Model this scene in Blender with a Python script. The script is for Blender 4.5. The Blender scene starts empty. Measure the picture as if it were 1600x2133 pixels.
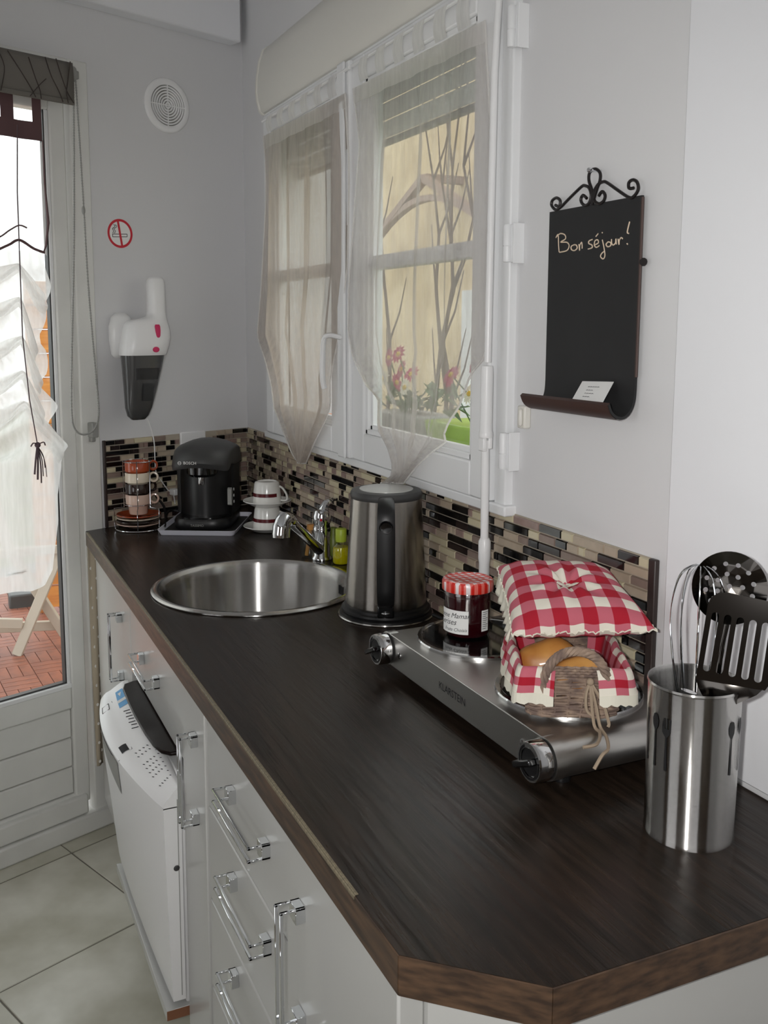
import bpy, bmesh, math, random
from mathutils import Vector as V, Matrix as Mx
random.seed(7)
PI = math.pi
scn = bpy.context.scene
COL = scn.collection

# ---------------------------------------------------------------- camera
CAM = V((-0.91288702, -3.00104112, 1.48018554))
cam = bpy.data.cameras.new('camera'); cam.sensor_fit = 'HORIZONTAL'; cam.sensor_width = 36
cam.lens = 1991.58 / 1600 * 36; cam.shift_x = (800 - 788.07) / 1600; cam.shift_y = (944.99 - 1066.5) / 1600
cam.clip_start = .02
co = bpy.data.objects.new('camera', cam); COL.objects.link(co)
RT, UP, FW_ = V((.90830991, -.41828843, .00281104)), V((.05248982, .12064314, .99130724)), V((.41499149, .90026664, -.13153724))
co.matrix_world = Mx(((RT.x, UP.x, -FW_.x, CAM.x), (RT.y, UP.y, -FW_.y, CAM.y), (RT.z, UP.z, -FW_.z, CAM.z), (0, 0, 0, 1)))
scn.camera = co

# ---------------------------------------------------------------- sky, lamps, exposure
w = bpy.data.worlds.new('overcast_sky'); scn.world = w; w.use_nodes = True
bgn = w.node_tree.nodes['Background']; bgn.inputs[0].default_value = (.98, .985, 1.0, 1); bgn.inputs[1].default_value = 2.35

def lamp(name, kind, loc, power, size=.1, target=None, col=(1, 1, 1), size_y=None):
    l = bpy.data.lights.new(name, kind); l.energy = power; l.color = col
    if kind == 'AREA':
        l.size = size
        if size_y: l.shape = 'RECTANGLE'; l.size_y = size_y
    else: l.shadow_soft_size = size
    o = bpy.data.objects.new(name, l); COL.objects.link(o); o.location = loc
    if target is not None: o.rotation_euler = (V(target) - V(loc)).to_track_quat('-Z', 'Y').to_euler()
    return o
# the camera's own flash, left of and just behind the lens
fl = lamp('camera_flash', 'SPOT', CAM - RT * .055 + UP * .02 - FW_ * .01, 41, .012, CAM + FW_ * 2 + RT * .15 - UP * .1, (1, .985, .96))
fl.data.spot_size = math.radians(88); fl.data.spot_blend = .85
scn.view_settings.view_transform = 'Standard'; scn.view_settings.look = 'None'
scn.view_settings.exposure = -.1; scn.view_settings.gamma = 1.0; scn.view_settings.use_curve_mapping = False
scn.cycles.use_denoising = True
scn.cycles.max_bounces = 10; scn.cycles.diffuse_bounces = 5; scn.cycles.transparent_max_bounces = 24
scn.cycles.sample_clamp_indirect = 6

# ---------------------------------------------------------------- materials
def lin(c):
    f = lambda x: x / 12.92 if x <= .04045 else ((x + .055) / 1.055) ** 2.4
    return tuple(f(x / 255) for x in c[:3]) + (1,)
MATS = {}
def mk(name, col, rough=.5, metal=0., var=None, bump=None, coat=0., spec=.5, trans=0., aniso=0., col2=None, tang='Z', brush=0.):
    m = bpy.data.materials.new(name); m.use_nodes = True; nt = m.node_tree; b = nt.nodes['Principled BSDF']
    b.inputs['Base Color'].default_value = lin(col); b.inputs['Roughness'].default_value = rough
    b.inputs['Metallic'].default_value = metal; b.inputs['Specular IOR Level'].default_value = spec
    if coat: b.inputs['Coat Weight'].default_value = coat; b.inputs['Coat Roughness'].default_value = .08
    if trans: b.inputs['Transmission Weight'].default_value = trans
    if aniso:
        b.inputs['Anisotropic'].default_value = aniso
        t = nt.nodes.new('ShaderNodeTangent'); t.direction_type = 'RADIAL'; t.axis = tang; nt.links.new(t.outputs[0], b.inputs['Tangent'])
    tc = None
    def noise(scale, stretch=(1, 1, 1), detail=4):
        nonlocal tc
        if tc is None: tc = nt.nodes.new('ShaderNodeTexCoord')
        mp = nt.nodes.new('ShaderNodeMapping'); mp.inputs['Scale'].default_value = stretch
        n = nt.nodes.new('ShaderNodeTexNoise'); n.inputs['Scale'].default_value = scale; n.inputs['Detail'].default_value = detail
        nt.links.new(tc.outputs['Object'], mp.inputs[0]); nt.links.new(mp.outputs[0], n.inputs['Vector']); return n
    if var:
        n = noise(var[0], var[2] if len(var) > 2 else (1, 1, 1)); r = nt.nodes.new('ShaderNodeValToRGB')
        c = lin(col); k = var[1]; d = lin(col2) if col2 else tuple(x * (1 - k) for x in c[:3]) + (1,)
        r.color_ramp.elements[0].position = .36; r.color_ramp.elements[0].color = d
        r.color_ramp.elements[1].position = .66; r.color_ramp.elements[1].color = c
        nt.links.new(n.outputs['Fac'], r.inputs[0]); nt.links.new(r.outputs[0], b.inputs['Base Color'])
    if bump:
        n = noise(bump[0], bump[2] if len(bump) > 2 else (1, 1, 1)); u = nt.nodes.new('ShaderNodeBump')
        u.inputs['Strength'].default_value = bump[1]; u.inputs['Distance'].default_value = .002
        nt.links.new(n.outputs['Fac'], u.inputs['Height']); nt.links.new(u.outputs[0], b.inputs['Normal'])
    if brush:                                            # rings of fine scratches round the upright axis
        tcn = nt.nodes.new('ShaderNodeTexCoord'); wn = nt.nodes.new('ShaderNodeTexWhiteNoise'); wn.noise_dimensions = '3D'; nt.links.new(tcn.outputs['Object'], wn.inputs[0])
        mr = nt.nodes.new('ShaderNodeMapRange'); mr.inputs['To Min'].default_value = -brush; mr.inputs['To Max'].default_value = brush; nt.links.new(wn.outputs['Value'], mr.inputs['Value'])
        cx = nt.nodes.new('ShaderNodeCombineXYZ'); nt.links.new(mr.outputs[0], cx.inputs[2])
        ge = nt.nodes.new('ShaderNodeNewGeometry'); ad = nt.nodes.new('ShaderNodeVectorMath'); nt.links.new(ge.outputs['Normal'], ad.inputs[0]); nt.links.new(cx.outputs[0], ad.inputs[1])
        no = nt.nodes.new('ShaderNodeVectorMath'); no.operation = 'NORMALIZE'; nt.links.new(ad.outputs[0], no.inputs[0]); nt.links.new(no.outputs[0], b.inputs['Normal'])
    MATS[name] = m; return m
def thin(name, tint, opacity, gloss=.06, rough=.02):
    """a clear pane: mostly let through, a little mirrored, a little tinted"""
    m = bpy.data.materials.new(name); m.use_nodes = True; nt = m.node_tree; nt.nodes.clear()
    o = nt.nodes.new('ShaderNodeOutputMaterial'); t = nt.nodes.new('ShaderNodeBsdfTransparent'); t.inputs[0].default_value = lin(tint)
    g = nt.nodes.new('ShaderNodeBsdfGlossy'); g.inputs['Roughness'].default_value = rough; g.inputs[0].default_value = (1, 1, 1, 1)
    a = nt.nodes.new('ShaderNodeMixShader'); a.inputs[0].default_value = gloss
    nt.links.new(t.outputs[0], a.inputs[1]); nt.links.new(g.outputs[0], a.inputs[2]); last = a
    if opacity:
        d = nt.nodes.new('ShaderNodeBsdfDiffuse'); d.inputs[0].default_value = lin(tint)
        b = nt.nodes.new('ShaderNodeMixShader'); b.inputs[0].default_value = opacity
        nt.links.new(a.outputs[0], b.inputs[1]); nt.links.new(d.outputs[0], b.inputs[2]); last = b
    nt.links.new(last.outputs[0], o.inputs[0]); MATS[name] = m; return m
def sheer(name, col, clear, transl=.5, weave=90):
    """voile: part open weave, part thread that scatters light both ways"""
    m = bpy.data.materials.new(name); m.use_nodes = True; nt = m.node_tree; nt.nodes.clear()
    o = nt.nodes.new('ShaderNodeOutputMaterial'); t = nt.nodes.new('ShaderNodeBsdfTransparent')
    d = nt.nodes.new('ShaderNodeBsdfDiffuse'); d.inputs[0].default_value = lin(col)
    s = nt.nodes.new('ShaderNodeBsdfTranslucent'); s.inputs[0].default_value = lin(col)
    a = nt.nodes.new('ShaderNodeMixShader'); a.inputs[0].default_value = transl
    nt.links.new(d.outputs[0], a.inputs[1]); nt.links.new(s.outputs[0], a.inputs[2])
    tc = nt.nodes.new('ShaderNodeTexCoord'); mp = nt.nodes.new('ShaderNodeMapping'); mp.inputs['Scale'].default_value = (1, 1, .12)
    n = nt.nodes.new('ShaderNodeTexNoise'); n.inputs['Scale'].default_value = weave
    mr = nt.nodes.new('ShaderNodeMapRange'); mr.inputs['From Min'].default_value = .3; mr.inputs['From Max'].default_value = .7
    mr.inputs['To Min'].default_value = 1 - clear - .08; mr.inputs['To Max'].default_value = 1 - clear + .08
    nt.links.new(tc.outputs['Object'], mp.inputs[0]); nt.links.new(mp.outputs[0], n.inputs['Vector']); nt.links.new(n.outputs['Fac'], mr.inputs['Value'])
    b = nt.nodes.new('ShaderNodeMixShader'); nt.links.new(mr.outputs[0], b.inputs[0])
    nt.links.new(t.outputs[0], b.inputs[1]); nt.links.new(a.outputs[0], b.inputs[2]); nt.links.new(b.outputs[0], o.inputs[0])
    MATS[name] = m; return m
def gingham(name, c0, c1, c2, nu, nv, coord='UV', rough=.9, coat=0):
    m = bpy.data.materials.new(name); m.use_nodes = True; nt = m.node_tree; b = nt.nodes['Principled BSDF']
    b.inputs['Roughness'].default_value = rough; b.inputs['Coat Weight'].default_value = coat
    tc = nt.nodes.new('ShaderNodeTexCoord'); sp = nt.nodes.new('ShaderNodeSeparateXYZ'); nt.links.new(tc.outputs[coord], sp.inputs[0])
    outs = []
    for k, n in ((0, nu), (1, nv)):
        a = nt.nodes.new('ShaderNodeMath'); a.operation = 'MULTIPLY'; a.inputs[1].default_value = n; nt.links.new(sp.outputs[k], a.inputs[0])
        f = nt.nodes.new('ShaderNodeMath'); f.operation = 'FRACT'; nt.links.new(a.outputs[0], f.inputs[0])
        g = nt.nodes.new('ShaderNodeMath'); g.operation = 'GREATER_THAN'; g.inputs[1].default_value = .5; nt.links.new(f.outputs[0], g.inputs[0]); outs.append(g)
    s = nt.nodes.new('ShaderNodeMath'); s.operation = 'ADD'; nt.links.new(outs[0].outputs[0], s.inputs[0]); nt.links.new(outs[1].outputs[0], s.inputs[1])
    h = nt.nodes.new('ShaderNodeMath'); h.operation = 'MULTIPLY'; h.inputs[1].default_value = .5; nt.links.new(s.outputs[0], h.inputs[0])
    r = nt.nodes.new('ShaderNodeValToRGB'); r.color_ramp.interpolation = 'CONSTANT'
    r.color_ramp.elements[0].color = lin(c0); r.color_ramp.elements[1].position = .75; r.color_ramp.elements[1].color = lin(c2)
    e = r.color_ramp.elements.new(.25); e.color = lin(c1)
    nt.links.new(h.outputs[0], r.inputs[0]); nt.links.new(r.outputs[0], b.inputs['Base Color']); MATS[name] = m; return m

mk('right_wall_paint', (223, 223, 224), .7, bump=(60, .15))  # lighter copy of the wall paint, this wall's extra light put into its colour
mk('wall_paint', (217, 217, 218), .7, bump=(60, .15))
mk('taupe_wall', (112, 98, 84), .8)
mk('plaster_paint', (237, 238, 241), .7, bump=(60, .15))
mk('white_lacquer', (190, 190, 187), .28, spec=.5, coat=.12)
mk('white_frame', (234, 235, 236), .38)
mk('door_white', (226, 226, 222), .4, var=(9, .06))
mk('white_plastic', (236, 236, 236), .3)
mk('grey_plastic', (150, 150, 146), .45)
mk('cream_plastic', (228, 226, 218), .4)
mk('worktop_wood', (46, 36, 29), .27, var=(14, .45, (7, .55, 7)), bump=(11, .45, (8, .6, 8)), col2=(28, 23, 19), spec=.24)
mk('edge_wood', (88, 66, 48), .42, var=(14, .5, (3, 1, 9)), col2=(52, 38, 28))
mk('worn_edge', (132, 122, 100), .6, var=(240, .4))
mk('steel', (200, 198, 195), .12, 1., brush=.55)
mk('steel_flat', (196, 194, 190), .32, 1., bump=(30, .08, (1, 30, 1)))
mk('polished_steel', (215, 215, 215), .1, 1.)
mk('dark_steel', (172, 167, 160), .16, 1., brush=.5)
mk('utensil_steel', (78, 75, 72), .12, 1.)  # steel darkened in its colour to imitate reflections of a dark room
mk('chrome', (225, 227, 230), .06, 1.)
mk('black_plastic', (20, 20, 21), .38)
mk('black_gloss', (10, 10, 11), .06, coat=.5)
mk('black_matt', (22, 22, 23), .6)
mk('dark_grey', (60, 60, 60), .45)
mk('lid_glass', (190, 190, 186), .25)
mk('slate_board', (34, 34, 35), .75, var=(16, .15))
mk('board_brown', (66, 44, 38), .5)
mk('wrought_iron', (38, 34, 34), .45, .4)
mk('chalk', (226, 206, 182), .95)
mk('paper', (238, 238, 236), .85)
mk('ink', (40, 40, 42), .8)
mk('pink', (206, 26, 92), .4)
mk('sign_red', (200, 28, 48), .5)
mk('sky_blue', (98, 170, 224), .6)
mk('blind_cloth', (112, 108, 102), .9, bump=(300, .2))
mk('blind_pattern', (70, 62, 58), .9)
mk('brown_voile', (96, 70, 72), .85)
mk('ribbon', (86, 68, 74), .7)
mk('taupe_cloth', (172, 160, 140), .95)
mk('dot_white', (240, 238, 232), .95)
mk('white_china', (236, 236, 232), .18, coat=.3)
mk('burgundy', (92, 22, 28), .25)
mk('rust_glaze', (168, 74, 40), .2, coat=.3)
mk('cream_glaze', (222, 208, 188), .2, coat=.3)
mk('brown_glaze', (44, 28, 24), .15, coat=.4)
mk('pink_glaze', (206, 176, 160), .22, coat=.3)
mk('tray_white', (238, 238, 250), .35)
mk('wicker', (158, 136, 118), .8, var=(60, .4), col2=(112, 94, 86))
mk('cord_fibre', (160, 142, 122), .95)
mk('lace', (226, 222, 206), .95)
mk('bread', (206, 150, 78), .45, var=(14, .4), col2=(156, 84, 34), coat=.15)
mk('jam', (50, 4, 12), .12, coat=.4)
mk('lime_liquid', (222, 210, 20), .15, trans=.25)
mk('lime_cap', (176, 196, 60), .4)
mk('olive_plastic', (112, 124, 48), .4)
mk('floor_tile', (222, 220, 208), .3, var=(4.5, .3), bump=(20, .05), col2=(184, 181, 164), coat=.1)
mk('grout', (120, 116, 106), .9)
mk('tile_black', (16, 15, 16), .08, coat=.4)
mk('tile_brown', (48, 38, 37), .12, var=(70, .4), coat=.3)
mk('tile_cream', (206, 196, 166), .25, coat=.2)
mk('tile_beige', (184, 168, 148), .3, var=(60, .12), coat=.2)
mk('tile_taupe', (144, 126, 116), .3, var=(60, .15), coat=.2)
mk('tile_rose', (156, 132, 124), .3, var=(40, .25), coat=.2)
mk('tile_grout', (176, 166, 150), .8)
mk('tile_trim', (54, 44, 42), .4)
mk('deck_wood', (176, 106, 78), .55, var=(8, .4, (1, 1, 1)), col2=(128, 76, 58))
mk('siding_wood', (222, 150, 66), .5, var=(5, .25, (1, 1, 9)), col2=(196, 118, 44))
mk('chair_wood', (196, 186, 170), .6)
mk('stucco', (214, 194, 158), .95, var=(2.2, .22), col2=(190, 168, 132))
mk('roof_timber', (146, 124, 112), .8)
mk('leaf_green', (64, 96, 40), .6)
mk('grass_ground', (110, 118, 78), .95, var=(3, .4))
mk('daisy_pink', (206, 50, 110), .7)
mk('daisy_white', (246, 240, 222), .7)
mk('daisy_eye', (230, 190, 50), .7)
mk('lime_pot', (168, 206, 46), .35)
mk('bark', (84, 72, 62), .9)
mk('stone_sill', (190, 184, 170), .9)
mk('terracotta', (206, 140, 108), .8)
mk('raw_chipboard', (132, 88, 62), .8)
mk('smoke_plastic', (66, 66, 66), .22, coat=.4)
mk('smoke_dark', (34, 34, 35), .4)
mk('tray_brown', (22, 13, 12), .3, spec=.12)
thin('pane', (250, 253, 252), .0, .05)
thin('clear_glass', (244, 246, 245), .0, .07)
thin('clear_plastic', (244, 246, 226), .0, .08)
sheer('voile', (213, 208, 204), .5, .5)
sheer('voile_dense', (204, 195, 186), .3, .5)
sheer('voile_thick', (250, 249, 247), .2, .72)
gingham('red_gingham', (226, 220, 206), (190, 98, 112), (166, 16, 40), 1, 1)
gingham('lid_gingham', (232, 222, 224), (226, 110, 100), (206, 34, 24), 82, 82, 'Object', .3, .3)

# ---------------------------------------------------------------- geometry helpers
class G:
    def __init__(s, M=None): s.v = []; s.f = []; s.M = M; s.uv = None
    def add(s, vs, fs):
        o = len(s.v); M = s.M
        s.v += [(M @ V(p)) if M else V(p) for p in vs]; s.f += [[i + o for i in f] for f in fs]; return s
    def box(s, x0, x1, y0, y1, z0, z1):
        x0, x1 = sorted((x0, x1)); y0, y1 = sorted((y0, y1)); z0, z1 = sorted((z0, z1))
        return s.add([(x, y, z) for z in (z0, z1) for y in (y0, y1) for x in (x0, x1)],
                     [(0, 2, 3, 1), (4, 5, 7, 6), (0, 1, 5, 4), (2, 6, 7, 3), (0, 4, 6, 2), (1, 3, 7, 5)])
    def bar(s, p, q, w, t, up=(0, 0, 1)):
        """a straight bar from p to q, w wide across, t thick along up"""
        p, q = V(p), V(q); d = (q - p).normalized(); a = d.cross(V(up))
        if a.length < 1e-6: a = d.cross(V((1, 0, 0)))
        a.normalize(); b = a.cross(d).normalized(); a *= w / 2; b *= t / 2
        return s.add([p - a - b, p + a - b, p + a + b, p - a + b, q - a - b, q + a - b, q + a + b, q - a + b],
                     [(0, 1, 2, 3), (7, 6, 5, 4), (0, 4, 5, 1), (1, 5, 6, 2), (2, 6, 7, 3), (3, 7, 4, 0)])
    def prism(s, poly, fn0, fn1):
        """poly of (a, b); fn0 / fn1 turn it into the two end faces"""
        n = len(poly); vs = [fn0(*p) for p in poly] + [fn1(*p) for p in poly]
        return s.add(vs, [list(range(n))[::-1], list(range(n, 2 * n))] + [[i, (i + 1) % n, n + (i + 1) % n, n + i] for i in range(n)])
    def lathe(s, prof, c=(0, 0, 0), n=40, a0=0, a1=2 * PI):
        full = abs(a1 - a0 - 2 * PI) < 1e-6; m = n if full else n + 1
        vs = []; rows = []
        for r, z in prof:
            if r < 1e-7: rows.append([len(vs)]); vs.append((c[0], c[1], c[2] + z))
            else:
                rows.append(list(range(len(vs), len(vs) + m)))
                vs += [(c[0] + r * math.cos(a0 + (a1 - a0) * i / n), c[1] + r * math.sin(a0 + (a1 - a0) * i / n), c[2] + z) for i in range(m)]
        fs = []
        for A, B in zip(rows, rows[1:]):
            for i in range(n):
                j = (i + 1) % m if full else i + 1
                if len(A) == 1 and len(B) == 1: continue
                if len(A) == 1: fs.append((A[0], B[j], B[i]))
                elif len(B) == 1: fs.append((A[i], A[j], B[0]))
                else: fs.append((A[i], A[j], B[j], B[i]))
        return s.add(vs, fs)
    def tube(s, pts, r=.002, n=7, closed=False, flat=1.):
        pts = [V(p) for p in pts]; m = len(pts); rs = r if isinstance(r, (list, tuple)) else [r] * m
        vs = []; prev = None
        for i, p in enumerate(pts):
            if closed: d = pts[(i + 1) % m] - pts[i - 1]
            else: d = pts[min(i + 1, m - 1)] - pts[max(i - 1, 0)]
            d.normalize()
            if prev is None:
                a = d.cross(V((0, 0, 1)));  a = a if a.length > .05 else d.cross(V((1, 0, 0)))
            else: a = prev - d * prev.dot(d)
            a.normalize(); prev = a; b = d.cross(a)
            vs += [p + a * (rs[i] * math.cos(2 * PI * k / n)) + b * (rs[i] * flat * math.sin(2 * PI * k / n)) for k in range(n)]
        fs = []
        for i in range(m if closed else m - 1):
            j = (i + 1) % m
            fs += [(i * n + k, i * n + (k + 1) % n, j * n + (k + 1) % n, j * n + k) for k in range(n)]
        if not closed: fs += [list(range(n))[::-1], list(range((m - 1) * n, m * n))]
        return s.add(vs, fs)
    def grid(s, fn, nu, nv, closed_u=False, skip=None):
        mu = nu if closed_u else nu + 1
        o = len(s.v); s.add([fn(i / nu, j / nv) for j in range(nv + 1) for i in range(mu)], [])
        if s.uv is None: s.uv = {}
        for j in range(nv + 1):
            for i in range(mu): s.uv[o + j * mu + i] = (i / nu, j / nv)
        for j in range(nv):
            for i in range(nu):
                if skip and skip((i + .5) / nu, (j + .5) / nv): continue
                k = (i + 1) % mu
                s.f.append([o + j * mu + i, o + j * mu + k, o + (j + 1) * mu + k, o + (j + 1) * mu + i])
        return s
    def ball(s, c, r, n=14, m=9, sc=(1, 1, 1)):
        prof = [(math.sin(PI * j / m), -math.cos(PI * j / m)) for j in range(m + 1)]
        prof[0] = (0, -1); prof[-1] = (0, 1); t = G().lathe(prof, n=n)
        return s.add([(c[0] + p.x * r * sc[0], c[1] + p.y * r * sc[1], c[2] + p.z * r * sc[2]) for p in t.v], t.f)
    def text(s, body, size, place, shear=0., sx=1., font_space=1.):
        cu = bpy.data.curves.new('tmp', 'FONT'); cu.body = body; cu.size = size; cu.align_x = 'CENTER'; cu.align_y = 'CENTER'; cu.resolution_u = 2
        cu.shear = shear; cu.space_character = font_space
        ob = bpy.data.objects.new('tmp', cu); COL.objects.link(ob)
        bpy.context.view_layer.update()
        me = bpy.data.meshes.new_from_object(ob.evaluated_get(bpy.context.evaluated_depsgraph_get()))
        vs = [place(p.co.x * sx, p.co.y) for p in me.vertices]; fs = [list(p.vertices) for p in me.polygons]
        bpy.data.objects.remove(ob); bpy.data.curves.remove(cu); bpy.data.meshes.remove(me)
        return s.add(vs, fs)

def obj(name, g, mat, parent=None, ang=35, bevel=0., seg=2, solid=0., sub=0, kind=None, label=None, weld=False):
    me = bpy.data.meshes.new(name); me.from_pydata(g.v, [], g.f)
    if g.uv:
        uvl = me.uv_layers.new(name='UVMap')
        for lp in me.loops: uvl.data[lp.index].uv = g.uv.get(lp.vertex_index, (0, 0))
    bm = bmesh.new(); bm.from_mesh(me)
    if weld: bmesh.ops.remove_doubles(bm, verts=bm.verts, dist=1e-6)
    bmesh.ops.recalc_face_normals(bm, faces=bm.faces); bm.to_mesh(me); bm.free()
    if ang:
        me.polygons.foreach_set('use_smooth', [True] * len(me.polygons)); me.set_sharp_from_angle(angle=math.radians(ang))
    me.materials.append(MATS[mat] if isinstance(mat, str) else mat)
    o = bpy.data.objects.new(name, me); COL.objects.link(o)
    if parent is not None: attach(o, parent)
    if solid: md = o.modifiers.new('solid', 'SOLIDIFY'); md.thickness = solid; md.offset = 0
    if bevel: md = o.modifiers.new('bevel', 'BEVEL'); md.width = bevel; md.segments = seg; md.limit_method = 'ANGLE'; md.angle_limit = math.radians(40)
    if sub: md = o.modifiers.new('sub', 'SUBSURF'); md.levels = sub; md.render_levels = sub
    if kind: o['kind'] = kind
    if label: o['label'] = label
    return o
WORLD = {}
def attach(o, parent):
    o.parent = parent; o.matrix_parent_inverse = WORLD.get(parent.name, Mx()).inverted()
def thing(name, label, cat, loc=(0, 0, 0), group=None, kind=None):
    o = bpy.data.objects.new(name, None); COL.objects.link(o); o.location = loc; o.empty_display_size = .05
    WORLD[o.name] = Mx.Translation(V(loc)); o['label'] = label; o['category'] = cat
    if group: o['group'] = group
    if kind: o['kind'] = kind
    return o
def tag(o, label, cat, group=None, kind=None):
    o['label'] = label; o['category'] = cat
    if group: o['group'] = group
    if kind: o['kind'] = kind
    return o

# far wall frame: a = distance leftwards from the room corner, o = distance into the room, z up
TH = math.radians(21.62); CT, ST = math.cos(TH), math.sin(TH)
MW = Mx(((-CT, ST, 0, 0), (-ST, -CT, 0, 0), (0, 0, 1, 0), (0, 0, 0, 1)))
def fw(a, o, z): return MW @ V((a, o, z))
def lerp(a, b, t): return a + (b - a) * t
def poly_at(pl, t):
    """point at share t of a polyline's length"""
    L = [0]
    for p, q in zip(pl, pl[1:]): L.append(L[-1] + math.dist(p, q))
    d = t * L[-1]
    for i in range(len(pl) - 1):
        if d <= L[i + 1] + 1e-9:
            k = (d - L[i]) / max(L[i + 1] - L[i], 1e-9); return tuple(lerp(x, y, k) for x, y in zip(pl[i], pl[i + 1]))
    return pl[-1]
def spline(pts, n=8, closed=False):
    pts = [V(p) for p in pts]; m = len(pts); out = []
    for i in range(m if closed else m - 1):
        P = [pts[(i + k) % m] if closed else pts[min(max(i + k, 0), m - 1)] for k in (-1, 0, 1, 2)]
        for j in range(n):
            t = j / n
            out.append(.5 * ((2 * P[1]) + (P[2] - P[0]) * t + (2 * P[0] - 5 * P[1] + 4 * P[2] - P[3]) * t * t + (3 * P[1] - P[0] - 3 * P[2] + P[3]) * t ** 3))
    if not closed: out.append(pts[-1])
    return out

# ================================================================ THE SETTING
DA0, DA1, DZ = .56, 1.46, 2.175                      # door opening in the far wall
g = G(MW); g.box(-.35, DA0, -.2, 0, 0, 2.6).box(DA0, DA1, -.2, 0, DZ, 2.6).box(DA1, 3.75, -.2, 0, 0, 2.6)
tag(obj('wall_back', g, 'wall_paint'), 'white far wall holding the glazed door, round vent and hand vacuum', 'wall', kind='structure')
WY0, WY1, WZ0, WZ1 = -1.555, -.29, 1.172, 2.09       # window opening in the right wall
g = G(); g.box(0, .22, -5.2, WY0, 0, 2.6).box(0, .22, WY1, .1, 0, 2.6).box(0, .22, WY0, WY1, 0, WZ0).box(0, .22, WY0, WY1, WZ1, 2.6)
wr = tag(obj('wall_right', g, 'right_wall_paint'), 'white right wall with the curtained window and chalkboard', 'wall', kind='structure')
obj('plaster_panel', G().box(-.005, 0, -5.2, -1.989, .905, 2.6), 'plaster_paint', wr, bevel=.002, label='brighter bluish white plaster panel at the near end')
g = G(); g.box(-3.5, -3.3, -5.2, -3.3, 0, 2.6).box(-3.5, -3.3, -1.9, -1.15, 0, 2.6).box(-3.5, -3.3, -3.3, -1.9, 2.1, 2.6).box(-3.5, -3.3, -3.3, -1.9, 0, .95)  # opening added in the unseen wall to throw daylight on floor and units
tag(obj('wall_left', g, 'taupe_wall'), 'plain unseen taupe wall on the left of the room with an opening added for daylight', 'wall', kind='structure')
g = G(); g.box(-3.5, -2.9, -5.4, -5.2, 0, 2.6).box(-1.3, .2, -5.4, -5.2, 0, 2.6).box(-2.9, -1.3, -5.4, -5.2, 0, .95).box(-2.9, -1.3, -5.4, -5.2, 2.15, 2.6)  # opening added behind the viewer, its size set by the fill daylight
tag(obj('wall_front', g, 'taupe_wall'), 'unseen taupe wall behind the viewer with an opening added for daylight', 'wall', kind='structure')
g = G(); g.box(-3.5, .22, -5.4, .12, 2.6, 2.7)
tag(obj('ceiling', g, 'wall_paint'), 'flat white ceiling', 'ceiling', kind='structure')
# floor: large grey tiles laid square to the far wall
fl = tag(obj('floor', G(MW).box(-.3, 3.75, 0, 5.6, -.06, -.002), 'grout'), 'grey stone tile floor with thin grout joints', 'floor', kind='structure')
PT = .41; proto = None
base = G().box(-PT / 2 + .002, PT / 2 - .002, -PT / 2 + .002, PT / 2 - .002, -.012, 0)
for i in range(-2, 7):
    for j in range(-1, 11):
        a, o = .716 + PT * (i + .5), .077 + PT * (j + .5); p = fw(a, o, 0)
        if p.x > -.2 or p.x < -3.15 or p.y < -5.05: continue
        if j == -1: continue
        if proto is None:
            t = obj('tile', base, 'floor_tile', fl, bevel=.0015, seg=1); proto = t
        else:
            t = proto.copy(); COL.objects.link(t)
        t.rotation_euler = (0, 0, TH + PI); t.location = (p.x, p.y, 0)
for i in range(-2, 7):
    a = .716 + PT * (i + .5); p = fw(a, .0385, 0)
    if p.x > -.2: continue
    obj('tile', G(MW).box(a - PT / 2 + .002, a + PT / 2 - .002, .002, .074, -.012, 0), 'floor_tile', fl)
# boxed-in beam at the top of the far wall
tr = obj('trim_1', G(MW).box(.045, 3.7, 0, .055, 2.333, 2.6), 'plaster_paint', bevel=.006, seg=3)  # paler paint than the wall: brighter light on the beam put into its colour
tag(tr, 'white boxed beam along the top of the far wall', 'beam', kind='structure')

# ---------------------------------------------------------------- window in the right wall
win = thing('window_1', 'white two-leaf casement window behind voile curtains', 'window', (0, -.92, 1.15), kind='structure')
g = G()
g.box(-.016, .05, -1.587, -1.552, 1.166, 2.1).box(-.016, .05, -.29, -.258, 1.166, 2.1).box(-.016, .05, -1.552, -.29, 2.075, 2.1)
obj('frame', g, 'white_frame', win, bevel=.003)
obj('sill_strip', G().box(-.024, .05, -1.6, -.25, 1.15, 1.169), 'white_frame', win, bevel=.003)
def sash(y0, y1, zb, handle):
    """one leaf: y0 nearest the viewer"""
    s = obj('sash', G().box(-.03, .02, y0, y0 + .062, zb, 2.074).box(-.03, .02, y1 - .062, y1, zb, 2.074)
            .box(-.03, .02, y0 + .062, y1 - .062, zb, zb + .066).box(-.03, .02, y0 + .062, y1 - .062, 2.02, 2.074), 'white_frame', win, bevel=.004)
    obj('glazing_bar', G().box(-.022, .012, y0 + .06, y1 - .06, 1.606, 1.636), 'white_frame', s, bevel=.003)
    b = G(); yy0, yy1, z0, z1 = y0 + .062, y1 - .062, zb + .066, 2.02
    for k, (dx, wd) in enumerate(((-.024, .012), (-.016, .022))):
        b.box(dx, dx + .014, yy0, yy1, z0, z0 + wd).box(dx, dx + .014, yy0, yy0 + wd, z0, z1).box(dx, dx + .014, yy1 - wd, yy1, z0, z1).box(dx, dx + .014, yy0, yy1, z1 - wd, z1)
    obj('glazing_bead', b, 'white_frame', s, bevel=.002)
    for z0p, z1p in ((z0, 1.606), (1.636, 2.02)):
        obj('glass_pane', G().box(.0, .003, yy0, yy1, z0p, z1p), 'pane', s, ang=0)
    return s
sash(-1.549, -.94, 1.17, 0); sash(-.868, -.293, 1.17, 1)
obj('mullion', G().box(-.038, .02, -.938, -.87, 1.17, 2.074).box(-.046, -.038, -.926, -.884, 1.17, 2.074), 'white_frame', win, bevel=.004)
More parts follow.
